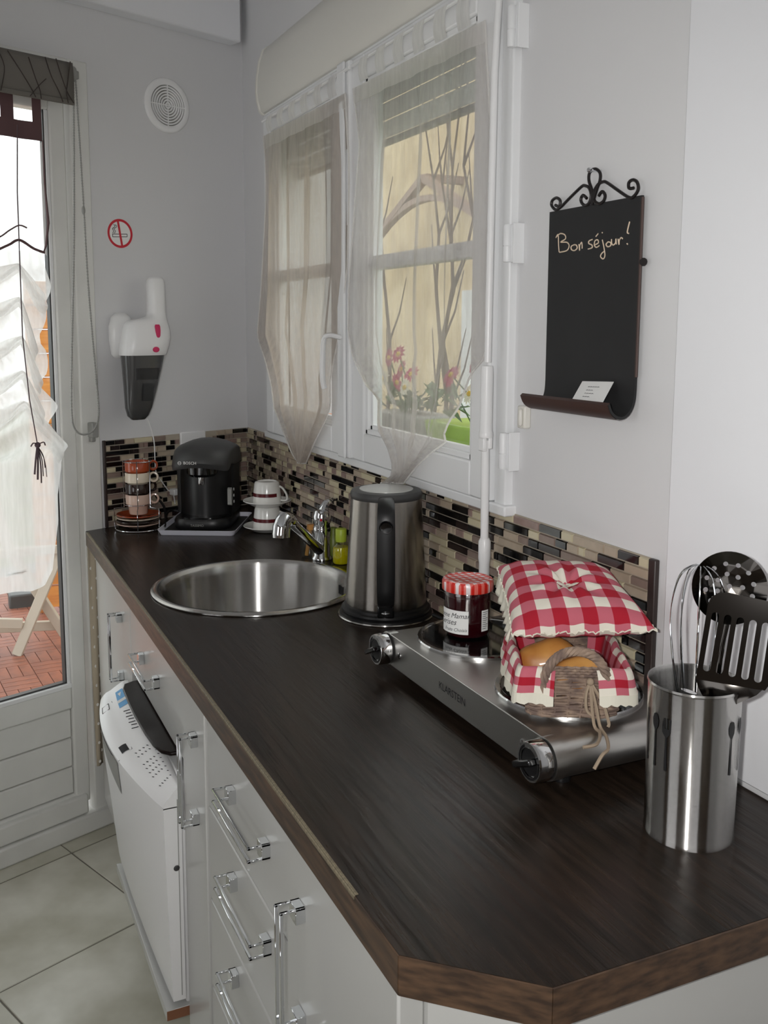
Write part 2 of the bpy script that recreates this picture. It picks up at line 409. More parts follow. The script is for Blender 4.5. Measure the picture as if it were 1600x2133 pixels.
g = G(); hp = spline([(-.046, -.905, 1.455), (-.075, -.905, 1.46), (-.083, -.895, 1.45), (-.084, -.888, 1.41), (-.083, -.884, 1.36), (-.078, -.882, 1.335)], 5)
g.tube(hp, .0085, 8, flat=.7)
h = obj('handle', g, 'white_plastic', win, label='white curved espagnolette handle on the mullion')
for z0, z1 in ((1.937, 2.003), (1.589, 1.652), (1.234, 1.298)):
    hg = obj('hinge', G().lathe([(0, 0), (.007, .001), (.0078, .004), (.0078, (z1 - z0) * .42), (.0070, (z1 - z0) * .43), (.0078, (z1 - z0) * .44), (.0078, z1 - z0 - .004), (.006, z1 - z0), (0, z1 - z0)], (-.024, -1.5925, z0), 14), 'white_frame', win)
    obj('hinge_plate', G().box(-.022, .0, -1.6085, -1.606, z0 - .002, z1 + .002).box(-.02, -.016, -1.606, -1.597, z0, z1), 'white_frame', hg, bevel=.001)
# roller shutter seen through the top of the panes
sh = thing('roller_shutter', 'white slatted roller shutter half raised outside the window', 'shutter', (.085, -.92, 1.92))
for k in range(5):
    z = 1.921 + k * .042
    obj('slat', G().prism([(0, 0), (.008, .004), (.010, .02), (.008, .036), (0, .04)], lambda a, b: (.08 + a, -1.56, z + b), lambda a, b: (.08 + a, -.28, z + b)), 'white_plastic', sh)
obj('end_bar', G().box(.078, .094, -1.56, -.28, 1.907, 1.92), 'grey_plastic', sh, bevel=.002)
# cover of the shutter box above the window
pf = [(0, 2.275), (-.018, 2.262), (-.031, 2.225), (-.038, 2.18), (-.04, 2.145), (-.037, 2.118), (-.03, 2.094), (-.022, 2.086), (0, 2.086)]
bx = thing('shutter_box', 'cream rounded shutter box fixed along the top of the window', 'shutter box', (0, -1, 2.09))
obj('cover', G().prism(pf, lambda x, z: (x, -1.85, z), lambda x, z: (x, -.272, z)), 'cream_plastic', bx, bevel=.002)
obj('end_cap', G().prism([(x * 1.06, z + (.003 if z > 2.2 else -.003 if z < 2.1 else 0)) for x, z in pf], lambda x, z: (x, -.272, z), lambda x, z: (x, -.258, z)), 'cream_plastic', bx, bevel=.003)
# crank rod of the shutter
ck = thing('shutter_crank', 'white shutter crank rod hanging beside the right window leaf', 'crank', (-.045, -1.58, .97))
obj('upper_rod', G().tube([(-.03, -1.565, 2.07), (-.045, -1.575, 1.9), (-.05, -1.578, 1.42)], .0062, 12), 'white_plastic', ck)
obj('sleeve', G().lathe([(0, 0), (.012, 0), (.0125, .004), (.0118, .01), (.0108, .012), (.0108, .118), (.0095, .124), (0, .124)], (-.051, -1.578, 1.29), 18), 'white_plastic', ck)
obj('joint', G().box(-.061, -.053, -1.587, -1.569, 1.266, 1.29).box(-.05, -.042, -1.587, -1.569, 1.27, 1.29), 'white_plastic', ck, bevel=.002)
obj('lower_rod', G().tube([(-.052, -1.578, 1.285), (-.05, -1.578, 1.1)], .0072, 12), 'white_plastic', ck)
obj('grip', G().lathe([(0, 0), (.0085, 0), (.0095, .01), (.0095, .09), (.011, .1), (.011, .13), (.008, .136), (0, .136)], (-.049, -1.577, .975), 16), 'white_plastic', ck)
obj('bracket', G().box(-.03, 0, -1.572, -1.556, 2.052, 2.078), 'cream_plastic', ck, bevel=.003)
clip = obj('rod_clip', G().box(-.014, 0, -1.641, -1.618, 1.309, 1.348).box(-.021, -.014, -1.638, -1.63, 1.314, 1.343), 'cream_plastic', bevel=.003)
tag(clip, 'small white clip fixed to the wall under the chalkboard', 'clip')

# ---------------------------------------------------------------- glazed door in the far wall
door = thing('door_1', 'white glazed door with three boards below the pane', 'door', fw(1, 0, 0), kind='structure')
g = G(MW); g.box(.537, .596, -.08, .004, 0, 2.19).box(1.424, 1.48, -.08, .004, 0, 2.19).box(.596, 1.424, -.08, .004, 2.135, 2.19)
obj('frame', g, 'door_white', door, bevel=.004)
leaf = obj('leaf', G(MW).box(.606, .652, -.05, -.003, .09, 2.13).box(1.38, 1.42, -.05, -.003, .09, 2.13).box(.652, 1.38, -.05, -.003, .385, .452).box(.652, 1.38, -.05, -.003, 2.05, 2.13).box(.645, 1.38, -.05, -.006, .09, .125), 'door_white', door, bevel=.005)
obj('glazing_bead', G(MW).box(.652, .662, -.028, -.008, .452, 2.05).box(.652, 1.38, -.028, -.001, .449, .462), 'white_frame', leaf, bevel=.002)
obj('gasket', G(MW).box(.662, .666, -.03, -.012, .462, 2.05).box(.662, 1.37, -.03, -.012, .462, .467), 'dark_grey', leaf)
obj('glass_pane', G(MW).box(.664, 1.372, -.024, -.02, .466, 2.05), 'pane', leaf, ang=0)
for z0, z1 in ((.297, .383), (.209, .294), (.127, .206)):
    obj('board', G(MW).box(.654, 1.38, -.045, -.012, z0, z1), 'door_white', leaf, bevel=.004)
obj('kick_rail', G(MW).box(.62, 1.42, -.05, .012, .06, .118), 'door_white', door, bevel=.006)
obj('threshold', G(MW).box(.5, 1.48, -.15, .02, 0, .058), 'door_white', door, bevel=.006)

# ---------------------------------------------------------------- mosaic splashbacks: every little tile is laid
H0, ROW = .901, .2525 / 16
TM = ['tile_black'] * 5 + ['tile_brown'] * 3 + ['tile_cream'] * 4 + ['tile_beige'] * 5 + ['tile_taupe'] * 3 + ['tile_rose'] * 2
LN = [.0158, .0158, .0316, .0316, .0474, .0474, .0632, .079]
meshes = {}
def tile_mesh(L, mat):
    k = (L, mat)
    if k not in meshes:
        a, b, e, t = L - .0018, ROW - .0018, .0012, .0042
        g = G().add([(0, 0, 0), (a, 0, 0), (a, 0, b), (0, 0, b), (e, -t, e), (a - e, -t, e), (a - e, -t, b - e), (e, -t, b - e)],
                    [(4, 5, 6, 7), (0, 1, 5, 4), (1, 2, 6, 5), (2, 3, 7, 6), (3, 0, 4, 7)])
        me = bpy.data.meshes.new('tile'); me.from_pydata(g.v, [], g.f); me.materials.append(MATS[mat]); meshes[k] = me
    return meshes[k]
def mosaic(parent, length, mat4, skip=None, limit=300):
    """tiles run along local +x, face local -y; the nearest ones are laid singly"""
    spots = []; rnd = random.Random(3 if skip else 11); last = None
    for r in range(16):
        x = 0.; z = H0 + r * ROW + .0009; prev = None
        while x < length - .004:
            L = rnd.choice(LN); m = rnd.choice(TM)
            while m == prev and m == 'tile_cream': m = rnd.choice(TM)
            if x + L > length - .012: L = length - x
            if not (skip and skip(x, x + L, z)): spots.append((x, z, round(L, 4), m))
            x += L; prev = m
    spots.sort(reverse=not skip)
    for x, z, L, m in spots[:limit]:
        o = bpy.data.objects.new('tile', tile_mesh(L, m)); COL.objects.link(o); attach(o, parent)
        o.matrix_basis = mat4 @ Mx.Translation((x, 0, z))
    rest = {}
    for x, z, L, m in spots[limit:]:
        g = rest.setdefault(m, G()); tm = tile_mesh(L, m); T = mat4 @ Mx.Translation((x, 0, z))
        g.add([T @ v.co for v in tm.vertices], [list(p.vertices) for p in tm.polygons])
    if rest:
        me = bpy.data.meshes.new('tiles'); vs = []; fs = []; mi = []
        for k, (m, g) in enumerate(rest.items()):
            o_ = len(vs); vs += g.v; fs += [[i + o_ for i in f] for f in g.f]; mi += [k] * len(g.f); me.materials.append(MATS[m])
        me.from_pydata(vs, [], fs); me.polygons.foreach_set('material_index', mi)
        o = bpy.data.objects.new('tiles', me); COL.objects.link(o); attach(o, parent); o['kind'] = 'stuff'
mr = thing('mosaic_splashback', 'long brown and beige mosaic splashback under the window', 'splashback', (0, -1, .9))
obj('backing', G().box(-.0025, -.0003, -1.957, -.004, .9005, .9 + .2545), 'tile_grout', mr)
obj('edge_trim', G().box(-.009, -.0003, -1.972, -1.957, .9005, 1.1555), 'tile_trim', mr, bevel=.002)
mosaic(mr, 1.95, Mx(((0, 1, 0, -.0025), (-1, 0, 0, -.006), (0, 0, 1, 0), (0, 0, 0, 1))))
ml = thing('mosaic_splashback', 'short mosaic splashback on the far wall behind the coffee maker', 'splashback', fw(.26, 0, .9))
obj('backing', G(MW).box(.006, .522, .0003, .0025, .9005, .9 + .2535), 'tile_grout', ml)
obj('edge_trim', G(MW).box(.522, .531, .0003, .008, .9005, 1.1545), 'tile_trim', ml, bevel=.002)
mosaic(ml, .514, Mx(((CT, -ST, 0, fw(.522, .0025, 0).x), (ST, CT, 0, fw(.522, .0025, 0).y), (0, 0, 1, 0), (0, 0, 0, 1))),
       skip=lambda x0, x1, z: z > 1.075 and .522 - x0 > .176 and .522 - x1 < .268)
pl = obj('outlet_cover', G(MW).box(.1755, .2687, .0028, .012, 1.076, 1.158), 'white_plastic', bevel=.003)
tag(pl, 'white rectangular socket plate let into the mosaic behind the coffee maker', 'socket plate')

# ================================================================ OUTSIDE
gr = obj('ground', G().box(-8, 14, 3.2, 16, -.12, -.06).box(.25, 14, -8, 3.2, -.12, -.06), 'grass_ground')
tag(gr, 'ground outside the house', 'ground', kind='structure')
# terrace of wooden click tiles: squares of three slats, turned by turns
deck = tag(obj('deck_base', G(MW).box(-1.2, 2.6, -3.3, -.21, -.06, -.03), 'dark_grey'), 'reddish wooden terrace deck outside the glazed door', 'deck', kind='structure')
DR = Mx.Translation((-.6216, 1.4821, -.03)) @ Mx.Rotation(math.radians(5.2), 4, 'Z'); Q = .147
sm = G().box(-Q / 2 + .0015, Q / 2 - .0015, -Q / 6 + .0015, Q / 6 - .0015, 0, .03); p0 = None; more = G()
for i in range(-12, 4):
    for j in range(-9, 10):
        for k in range(3):
            c = DR @ V(((i + .5) * Q, (j + .5) * Q, 0)); off = c.x * ST - c.y * CT
            if off > -.28 or off < -3.2: continue
            T = DR @ Mx.Translation(((i + .5) * Q, (j + .5) * Q, 0)) @ Mx.Rotation(PI / 2 * ((i + j) % 2), 4, 'Z') @ Mx.Translation((0, (k - 1) * Q / 3, 0))
            if -2 <= i < 3:
                if p0 is None: o = obj('slat', sm, 'deck_wood', deck); p0 = o
                else: o = p0.copy(); COL.objects.link(o)
                o.matrix_basis = T
            else: more.add([T @ v for v in sm.v], sm.f)
obj('slats', more, 'deck_wood', deck, kind='stuff')
# orange board screen to the right of the terrace
scr = thing('board_screen', 'orange wooden board screen standing at the edge of the terrace', 'screen', (-.2, 2.03, 0))
d = V((.985, -.17, 0)); o0 = V((-.5, 2.11, 0)); nrm = V((-.17, -.985, 0))
for k in range(14):
    z = .03 + k * .1195
    obj('plank', G().prism([(0, 0), (-.02, .004), (-.022, .06), (-.02, .112), (0, .1165)], lambda a, b: o0 - nrm * a * 1 + V((0, 0, z + b)), lambda a, b: o0 + d * .95 - nrm * a + V((0, 0, z + b))), 'siding_wood', scr)
g = G()
for t in (.03, .9): p = o0 + d * t - nrm * .03; g.bar(p + V((0, 0, -.03)), p + V((0, 0, 1.7)), .05, .05, (1, 0, 0))
obj('post', g, 'siding_wood', scr)
# folding garden chair behind the door curtain
ch = thing('folding_chair', 'pale grey folding garden chair on the terrace beyond the door', 'chair', (-.66, 1.6, 0))
def cbar(nm, p, q, w=.045, t=.022): obj(nm, G().bar(p, q, w, t, (-.45, -.89, 0)), 'chair_wood', ch, bevel=.003)
for dx, dy in ((0, 0), (-.36, .04)):
    cbar('leg', (-.651 + dx, 1.474 + dy, 0), (-.44 + dx, 1.474 + dy, .475)); cbar('leg', (-.405 + dx, 1.50 + dy, 0), (-.665 + dx, 1.50 + dy, .5))
cbar('stretcher', (-.62, 1.474, .145), (-1.0, 1.52, .19)); cbar('stretcher', (-.45, 1.53, .1), (-.82, 1.56, .12))
for k in range(5): cbar('seat_slat', (-.44 - .05 * k, 1.46, .475), (-.80 - .05 * k, 1.53, .475), .04, .018)
cbar('back_post', (-.665, 1.5, .5), (-.74, 1.5, .85)); cbar('back_post', (-1.025, 1.54, .5), (-1.1, 1.54, .85)); cbar('back_rail', (-.74, 1.5, .8), (-1.1, 1.54, .8), .06)
pb = obj('planter_box', G().box(-.63, -.5, 2.25, 2.36, -.03, .07), 'dark_grey', bevel=.01); tag(pb, 'dark planter box beyond the folding chair on the terrace', 'planter')
# pale building opposite the right window
bd = thing('building', 'sand coloured rendered building across the lane', 'building', (4.3, 5.5, 0))
obj('wall', G().box(4.2, 4.5, -1.5, 12, -.06, 5.2), 'stucco', bd)
obj('door', G().box(4.12, 4.2, 5.05, 5.85, -.06, 1.86), 'white_lacquer', bd, bevel=.01)
g = G()
arc = [(4.7 + 2.6 * t, 2.43 + .36 * math.sin(PI * t)) for t in [k / 14 for k in range(15)]]
for (y0, z0), (y1, z1) in zip(arc, arc[1:]): g.bar((3.75, y0, z0), (3.75, y1, z1), .06, .08, (1, 0, 0))
obj('porch_arch', g, 'roof_timber', bd)
g = G(); g.bar((3.75, 4.7, 2.43), (3.75, 6.0, 3.0), .07, .09, (1, 0, 0)).bar((3.75, 6.0, 3.0), (3.75, 7.3, 2.43), .07, .09, (1, 0, 0)).bar((3.75, 6, 3.0), (4.2, 6, 3.0), .07, .08)
obj('porch_gable', g, 'roof_timber', bd)
obj('porch_post', G().box(3.71, 3.79, 4.66, 4.74, -.06, 2.45), 'roof_timber', bd); obj('porch_post', G().box(3.71, 3.79, 7.26, 7.34, -.06, 2.45), 'roof_timber', bd)
# leafless shrub between house and building
sb = thing('bare_shrub', 'leafless shrub outside the right window pane', 'shrub', (2.2, 2.6, -.06))
rnd = random.Random(5)
for k in range(6):
    x, y = 2.2 + rnd.uniform(-.15, .15), 1.9 + k * .3; z = -.06; pts = [V((x, y, z))]
    for q in range(9): pts.append(pts[-1] + V((rnd.uniform(-.06, .06), rnd.uniform(-.09, .09), .36)))
    g = G().tube(pts, [.022 - .0021 * q for q in range(10)], 6)
    for q in range(3, 9):
        s = rnd.choice((-1, 1)); a = pts[q]; g.tube([a, a + V((.03, s * .1, .2)), a + V((.05, s * .17, .45))], [.009, .006, .003], 5)
    obj('stem', g, 'bark', sb)
# flower box on the outer sill
ss = obj('outer_sill', G().box(.05, .42, -1.58, -.28, 1.1, 1.172), 'stone_sill', bevel=.006); tag(ss, 'pale stone sill outside the right window', 'sill', kind='structure')
def flower(root, p, n, mat, tilt):
    """a daisy: stem, ring of petals, eye"""
    p = V(p); T = Mx.Translation(p) @ Mx.Rotation(tilt[0], 4, 'X') @ Mx.Rotation(tilt[1], 4, 'Y'); g = G(T)
    for k in range(n):
        a = 2 * PI * k / n; c, s = math.cos(a), math.sin(a)
        g.add([(.005 * c, .005 * s, .001), (.017 * c - .0055 * s, .017 * s + .0055 * c, .004), (.027 * c, .027 * s, .001), (.017 * c + .0055 * s, .017 * s - .0055 * c, .004), (.012 * c, .012 * s, -.001)],
              [(0, 1, 4), (1, 2, 4), (2, 3, 4), (3, 0, 4), (0, 3, 2, 1)])
    obj('flower', g, mat, root, ang=0); obj('eye', G(T).ball((0, 0, .003), .007, 8, 5, (1, 1, .6)), 'daisy_eye', root)
def planter(name, label, y0, y1, zt, potmat, fls, seed):
    r = thing(name, label, 'flower pot', (.2, (y0 + y1) / 2, 1.172))
    z0 = 1.1725; w = .055
    prof = lambda k: [(.2 - w - .012 * k, y0 - .012 * k), (.2 + w + .012 * k, y0 - .012 * k), (.2 + w + .012 * k, y1 + .012 * k), (.2 - w - .012 * k, y1 + .012 * k)]
    g = G(); a, b = prof(0), prof(1); g.add([(x, y, z0) for x, y in a] + [(x, y, zt) for x, y in b], [(3, 2, 1, 0), (4, 5, 6, 7)] + [(i, (i + 1) % 4, 4 + (i + 1) % 4, 4 + i) for i in range(4)])
    obj('pot', g, potmat, r, bevel=.006)
    rn = random.Random(seed); lg = G()
    for k in range(46):
        p = V((.2 + rn.uniform(-.05, .05), rn.uniform(y0, y1), zt + rn.uniform(0, .05))); d = V((rn.uniform(-1, 1), rn.uniform(-1, 1), rn.uniform(.1, .8))).normalized(); u = d.cross(V((0, 0, 1))).normalized() * .014; L = .05
        lg.add([p, p + d * L * .5 + u + V((0, 0, .006)), p + d * L, p + d * L * .5 - u + V((0, 0, .006))], [(0, 1, 2), (0, 2, 3)])
    sg = G()
    for (y, z, m) in fls:
        p = V((.16 + rn.uniform(-.02, .03), y, z)); sg.tube([(.2, lerp(y, (y0 + y1) / 2, .3), zt - .005), (.19, y, lerp(zt, z, .6)), p], .0018, 5)
        flower(r, p, 11, m, (rn.uniform(-.5, .5), -PI / 2 + rn.uniform(-.3, .7)))
    obj('leaves', lg, 'leaf_green', r, ang=0, kind='stuff'); obj('stems', sg, 'leaf_green', r)
P, W = 'daisy_pink', 'daisy_white'
planter('flower_pot', 'lime green flower pot with pink and white daisies on the outer sill', -1.45, -1.0, 1.262, 'lime_pot',
        [(-1.1, 1.372, P), (-1.15, 1.392, P), (-1.05, 1.36, P), (-1.2, 1.36, P), (-1.19, 1.33, P), (-1.235, 1.385, W), (-1.27, 1.375, W), (-1.3, 1.35, P), (-1.23, 1.34, W), (-1.35, 1.37, W), (-1.4, 1.36, P), (-1.12, 1.33, W)], 2)
planter('flower_pot', 'grey green flower pot with pink daisies behind the right voile curtain', -.9, -.68, 1.26, 'grey_plastic',
        [(-.72, 1.4, P), (-.76, 1.37, P), (-.8, 1.34, P), (-.74, 1.345, W), (-.83, 1.36, P), (-.86, 1.33, W), (-.78, 1.41, P)], 4)
bk = obj('terracotta_trough', G().box(.12, .3, -.6, -.36, 1.1725, 1.225), 'terracotta', bevel=.008); tag(bk, 'terracotta trough on the outer sill behind the left window leaf', 'trough')

# ================================================================ CURTAINS AND BLINDS
def voile(name, label, L, R, topz, folds, xo, seed, ntab, cloth='voile'):
    r = thing(name, label, 'curtain', (xo, (L[0][0] + R[0][0]) / 2, topz), 'voile curtains on the window leaves')
    rn = random.Random(seed); ph = [rn.uniform(0, 6.28) for _ in range(4)]
    def f(u, v):
        a, b = poly_at(L, v), poly_at(R, v); e = min(1, v * 6) * (1 - .3 * v)
        uu = u + .035 * math.sin(2 * PI * folds * .5 * u + ph[0] + 1.2 * v) * (u * (1 - u) * 4) * e
        y, z = lerp(a[0], b[0], uu), lerp(a[1], b[1], uu)
        x = xo - e * (.011 * math.sin(2 * PI * folds * u + ph[1] + .9 * math.sin(3 * v + ph[2])) + .006 * math.sin(2 * PI * folds * 2.3 * u + ph[3] - v * 2)) - .003 * v
        return (x, y, z)
    obj('cloth', G().grid(f, 110, 60), cloth, r, ang=180)
    # hem bands along the edges and the tabs over the rod
    for E_ in (L, R):
        u0 = 0 if E_ is L else 1
        obj('hem', G().tube([f(u0, k / 50) for k in range(51)], .0022, 6), 'voile_thick', r)
    obj('hem', G().tube([f(k / 20, 1) for k in range(21)], .0025, 6), 'voile_thick', r)
    obj('heading', G().grid(lambda u, v: V(f(u, v * .035)) + V((-.0012, 0, 0)), 60, 2), 'voile_thick', r, ang=180)
    y0, y1 = L[0][0], R[0][0]; z0, z1 = L[0][1], R[0][1]
    for k in range(ntab):
        t = (k + .5) / ntab * .92 + .04; y, z = lerp(y0, y1, t), lerp(z0, z1, t); hw = abs(y1 - y0) / ntab * .24
        obj('tab', G().grid(lambda u, v: (xo - .002 - .005 * math.sin(PI * v), y + (u - .5) * 2 * hw, lerp(z + .004, topz + .006, v)), 3, 6), 'voile_thick', r, ang=180)
    obj('rod', G().tube([(xo + .004, y0 + .015, topz + .005), (xo + .004, y1 - .015, topz + .005)], .004, 8), 'white_plastic', r)
    return r
voile('voile_curtain', 'left white voile tab curtain gathered to a point over the sill', 
      [(-.345, 2.008), (-.35, 1.95), (-.331, 1.725), (-.316, 1.59), (-.286, 1.452), (-.365, 1.385), (-.423, 1.319), (-.446, 1.253), (-.525, 1.193), (-.594, 1.141), (-.640, 1.124)],
      [(-.940, 2.0), (-.951, 1.857), (-.947, 1.73), (-.941, 1.612), (-.891, 1.458), (-.838, 1.353), (-.838, 1.289), (-.805, 1.251), (-.728, 1.188), (-.660, 1.124)], 2.047, 4.2, -.047, 3, 6, 'voile_dense')
voile('voile_curtain', 'right white voile tab curtain gathered to a point above the kettle',
      [(-.985, 2.0), (-1.023, 1.876), (-.997, 1.725), (-.969, 1.567), (-.963, 1.47), (-.991, 1.41), (-1.058, 1.354), (-1.127, 1.327), (-1.123, 1.264), (-1.184, 1.228), (-1.215, 1.191), (-1.21, 1.17), (-1.161, 1.147)],
      [(-1.545, 1.99), (-1.55, 1.823), (-1.548, 1.666), (-1.546, 1.546), (-1.548, 1.428), (-1.5, 1.396), (-1.461, 1.332), (-1.425, 1.302), (-1.41, 1.278), (-1.42, 1.265), (-1.358, 1.234), (-1.307, 1.204), (-1.25, 1.160)], 2.047, 3.6, -.047, 8, 6)

# festoon blind of white voile on the glazed door
dc = thing('door_curtain', 'white voile festoon blind with brown ties on the glazed door', 'curtain', fw(.95, .03, 2.07))
RE = [(.6905, 1.96), (.6905, 1.9131), (.6903, 1.7417), (.7015, 1.6729), (.6976, 1.5795), (.708, 1.529), (.7298, 1.466), (.7126, 1.428), (.7169, 1.3645), (.7333, 1.3332), (.6919, 1.2799), (.7104, 1.2357), (.7017, 1.2156), (.6646, 1.1669), (.6717, 1.1345), (.6762, 1.0952), (.6884, 1.02), (.690, .9434), (.7112, .8126), (.7385, .775), (.78, .766)]
REx = [p for p in RE if p[1] <= 1.6729]
def fest(u, v):
    a0, z0 = poly_at(REx, v); a = lerp(a0, 1.31, u); z = z0 + (.01 * math.sin(u * 9) if v > .9 else 0)
    sw = max(0, min(1, (1.66 - z0) / .06)) * max(0, min(1, (z0 - 1.12) / .06))
    k = math.sin(PI * min(1, abs(a - .775) / .2)); z -= sw * .035 * k * (1 if a > .775 else .4)
    bulge = .03 * abs(math.sin((1.66 - z0) / .108 * PI)) * sw * (.4 + .6 * k)
    return fw(a, .032 + bulge + .004 * math.sin(a * 60) * (1 - sw), z)
obj('cloth', G().grid(fest, 70, 110), 'voile_thick', dc, ang=180)
for k, (zc, ze, ae) in enumerate(((1.64, 1.572, .716), (1.555, 1.46, .748), (1.455, 1.372, .738), (1.365, 1.285, .736), (1.285, 1.185, .684))):
    def swag(u, v):
        am = 1.31 - ae + .69; a = lerp(ae, am, u); b = a if a < 1.0 else 2.0 - a; q = abs(b - .778) / ((.778 - ae) if b < .778 else .222)
        zt = lerp(zc, ze, q ** 1.25); hgt = .022 + .075 * q ** .8 * (1 - .25 * q)
        return fw(a, .04 + .006 * k * 0 + .03 * math.sin(PI * min(1, v * .95 + .05)) * (.35 + .65 * q) + .004 * math.sin(v * 14 + k), zt - hgt * v - .006 * math.sin(PI * v) * math.sin(a * 70))
    obj('swag', G().grid(swag, 90, 14), 'voile_thick', dc, ang=180)
obj('upper_voile', G(MW).grid(lambda u, v: (lerp(.6905, 1.31, u), .03 + .002 * math.sin(u * 40), lerp(1.955, 1.665 + .03 * math.sin(PI * min(1, u * 3.4)), v)), 40, 12), 'voile', dc, ang=180)
def mir(a): return 2 * 1.0 - a
for a0, a1 in ((.69, .715), (.765, .80), (1.2, 1.235), (1.285, 1.31)):
    obj('tab', G(MW).grid(lambda u, v: (lerp(a0, a1, u), .03, lerp(2.0, 2.075, v)), 2, 4), 'brown_voile', dc, ang=180)
obj('heading', G(MW).grid(lambda u, v: (lerp(.6905, 1.31, u), .031 + .003 * math.sin(u * 50), lerp(1.958, 2.004, v)), 40, 3), 'brown_voile', dc, ang=180, label='brown voile heading band')
g = G(); g.tube([fw(.6905, .033, 1.96), fw(.6915, .036, 1.85), fw(.688, .04, 1.75), fw(.695, .036, 1.69), fw(.7015, .034, 1.6729)], [.004, .006, .009, .007, .004], 6, flat=.4)
sp = spline([(.70, 1.672), (.73, 1.681), (.76, 1.698), (.776, 1.699), (.8, 1.685), (.86, 1.662), (.95, 1.64), (1.05, 1.66), (1.15, 1.69), (1.22, 1.698), (1.31, 1.672)] and [V((p[0], p[1], 0)) for p in ((.70, 1.672), (.73, 1.681), (.76, 1.698), (.776, 1.699), (.8, 1.685), (.86, 1.662), (1.0, 1.64), (1.15, 1.69), (1.22, 1.698), (1.31, 1.672))], 5)
g.tube([fw(p.x, .036, p.y) for p in sp], .0035, 6)
sp2 = spline([V((p[0], p[1], 0)) for p in ((.745, 1.733), (.765, 1.738), (.79, 1.725), (.83, 1.70), (.9, 1.69))], 5); g.tube([fw(p.x, .034, p.y) for p in sp2], .002, 6)
obj('piping', g, 'brown_voile', dc)
for mirr in (0, 1): obj('cord', G().tube([fw(a if not mirr else 2.0 - a, .066, z) for a, z in ((.7742, 1.983), (.7823, 1.8186), (.784, 1.6622), (.786, 1.4537), (.775, 1.2905), (.7585, 1.1684))], .0016, 6), 'ribbon', dc)
g = G()
for dx, dz in ((-.014, -.075), (-.006, -.09), (.004, -.1), (.01, -.082), (.016, -.06), (.02, -.085)):
    g.tube(spline([fw(.757, .062, 1.165), fw(.757 - dx * .7, .07, 1.165 + dz * .45), fw(.757 - dx, .068, 1.165 + dz)], 6), .0026, 6, flat=.4)
g.ball(tuple(fw(.757, .064, 1.167)), .008, 10, 7)
for s in (-1, 1): g.tube(spline([fw(.757, .064, 1.168), fw(.757 - .014 * s, .07, 1.174), fw(.757 - .02 * s, .066, 1.165)], 5), .003, 6, flat=.5)
obj('bow', g, 'ribbon', dc, label='tied brown ribbon bow')

# grey roller blind above the door with its bead chain
rb = thing('roller_blind', 'grey roller blind with twig print rolled up above the glazed door', 'blind', fw(1, .05, 2.06))
obj('fabric', G(MW).grid(lambda u, v: (lerp(.611, 1.44, u), .058 + .004 * math.sin(v * PI), lerp(2.066, 2.165, v)), 20, 6), 'blind_cloth', rb, solid=.002)
obj('roll', G(MW).prism([(.02 * math.cos(k * PI / 9), .02 * math.sin(k * PI / 9)) for k in range(18)], lambda a, b: (.612, .036 + a, 2.148 + b), lambda a, b: (1.44, .036 + a, 2.148 + b)), 'blind_cloth', rb)
obj('bottom_bar', G(MW).box(.61, 1.44, .053, .062, 2.058, 2.07), 'blind_cloth', rb, bevel=.002)
g = G()
for pts in (((.69, 2.164), (.675, 2.12), (.655, 2.085), (.645, 2.06)), ((.66, 2.166), (.645, 2.12), (.63, 2.085), (.614, 2.062)), ((.62, 2.166), (.628, 2.12), (.634, 2.085), (.63, 2.06)), ((.735, 2.155), (.72, 2.11), (.708, 2.08), (.705, 2.058)), ((.79, 2.16), (.76, 2.12), (.735, 2.085), (.72, 2.06)), ((.69, 2.11), (.71, 2.09), (.735, 2.06)), ((.82, 2.165), (.8, 2.12), (.812, 2.06)), ((.9, 2.165), (.86, 2.11), (.85, 2.06)), ((.84, 2.165), (.9, 2.11), (.95, 2.06))):
    sp = spline([V((a, z, 0)) for a, z in pts], 5); g.tube([fw(p.x, .0635, p.y) for p in sp], .0021, 5, flat=.5)
obj('twig_print', g, 'blind_pattern', rb)
obj('chain_wheel', G(MW).prism([(.021 * math.cos(k * PI / 9), .021 * math.sin(k * PI / 9)) for k in range(18)], lambda a, b: (.612, .036 + a, 2.142 + b), lambda a, b: (.597, .036 + a, 2.142 + b)).box(.588, .6, 0, .05, 2.13, 2.15), 'grey_plastic', rb, bevel=.002)
lp = spline([V((a, .048, z)) for a, z in ((.606, 2.13), (.606, 2.0656), (.6201, 1.7092), (.6408, 1.3882), (.6469, 1.2447), (.638, 1.1978), (.612, 1.182), (.58, 1.195), (.565, 1.2396), (.5695, 1.3468), (.5826, 1.583), (.588, 1.8002), (.598, 2.13))], 12)
obj('bead_chain', G(MW).tube(lp, .0017, 6), 'grey_plastic', rb)
g = G(); acc = 0
for p, q in zip(lp, lp[1:]):
    n = max(1, int((q - p).length / .0062))
    for k in range(n): c = MW @ p.lerp(q, k / n); g.ball(tuple(c), .0027, 6, 4)
obj('beads', g, 'grey_plastic', rb, kind='stuff')
obj('chain_joiner', G(MW).ball((.589, .048, 1.79), .005, 10, 8, (1, 1, 2.4)), 'grey_plastic', rb)
cg = obj('chain_guide', G(MW).box(.556, .576, 0, .03, 1.168, 1.21).box(.56, .574, 0, .02, 1.155, 1.17), 'grey_plastic', bevel=.003); tag(cg, 'small grey chain guide screwed to the door frame above the worktop', 'chain guide')
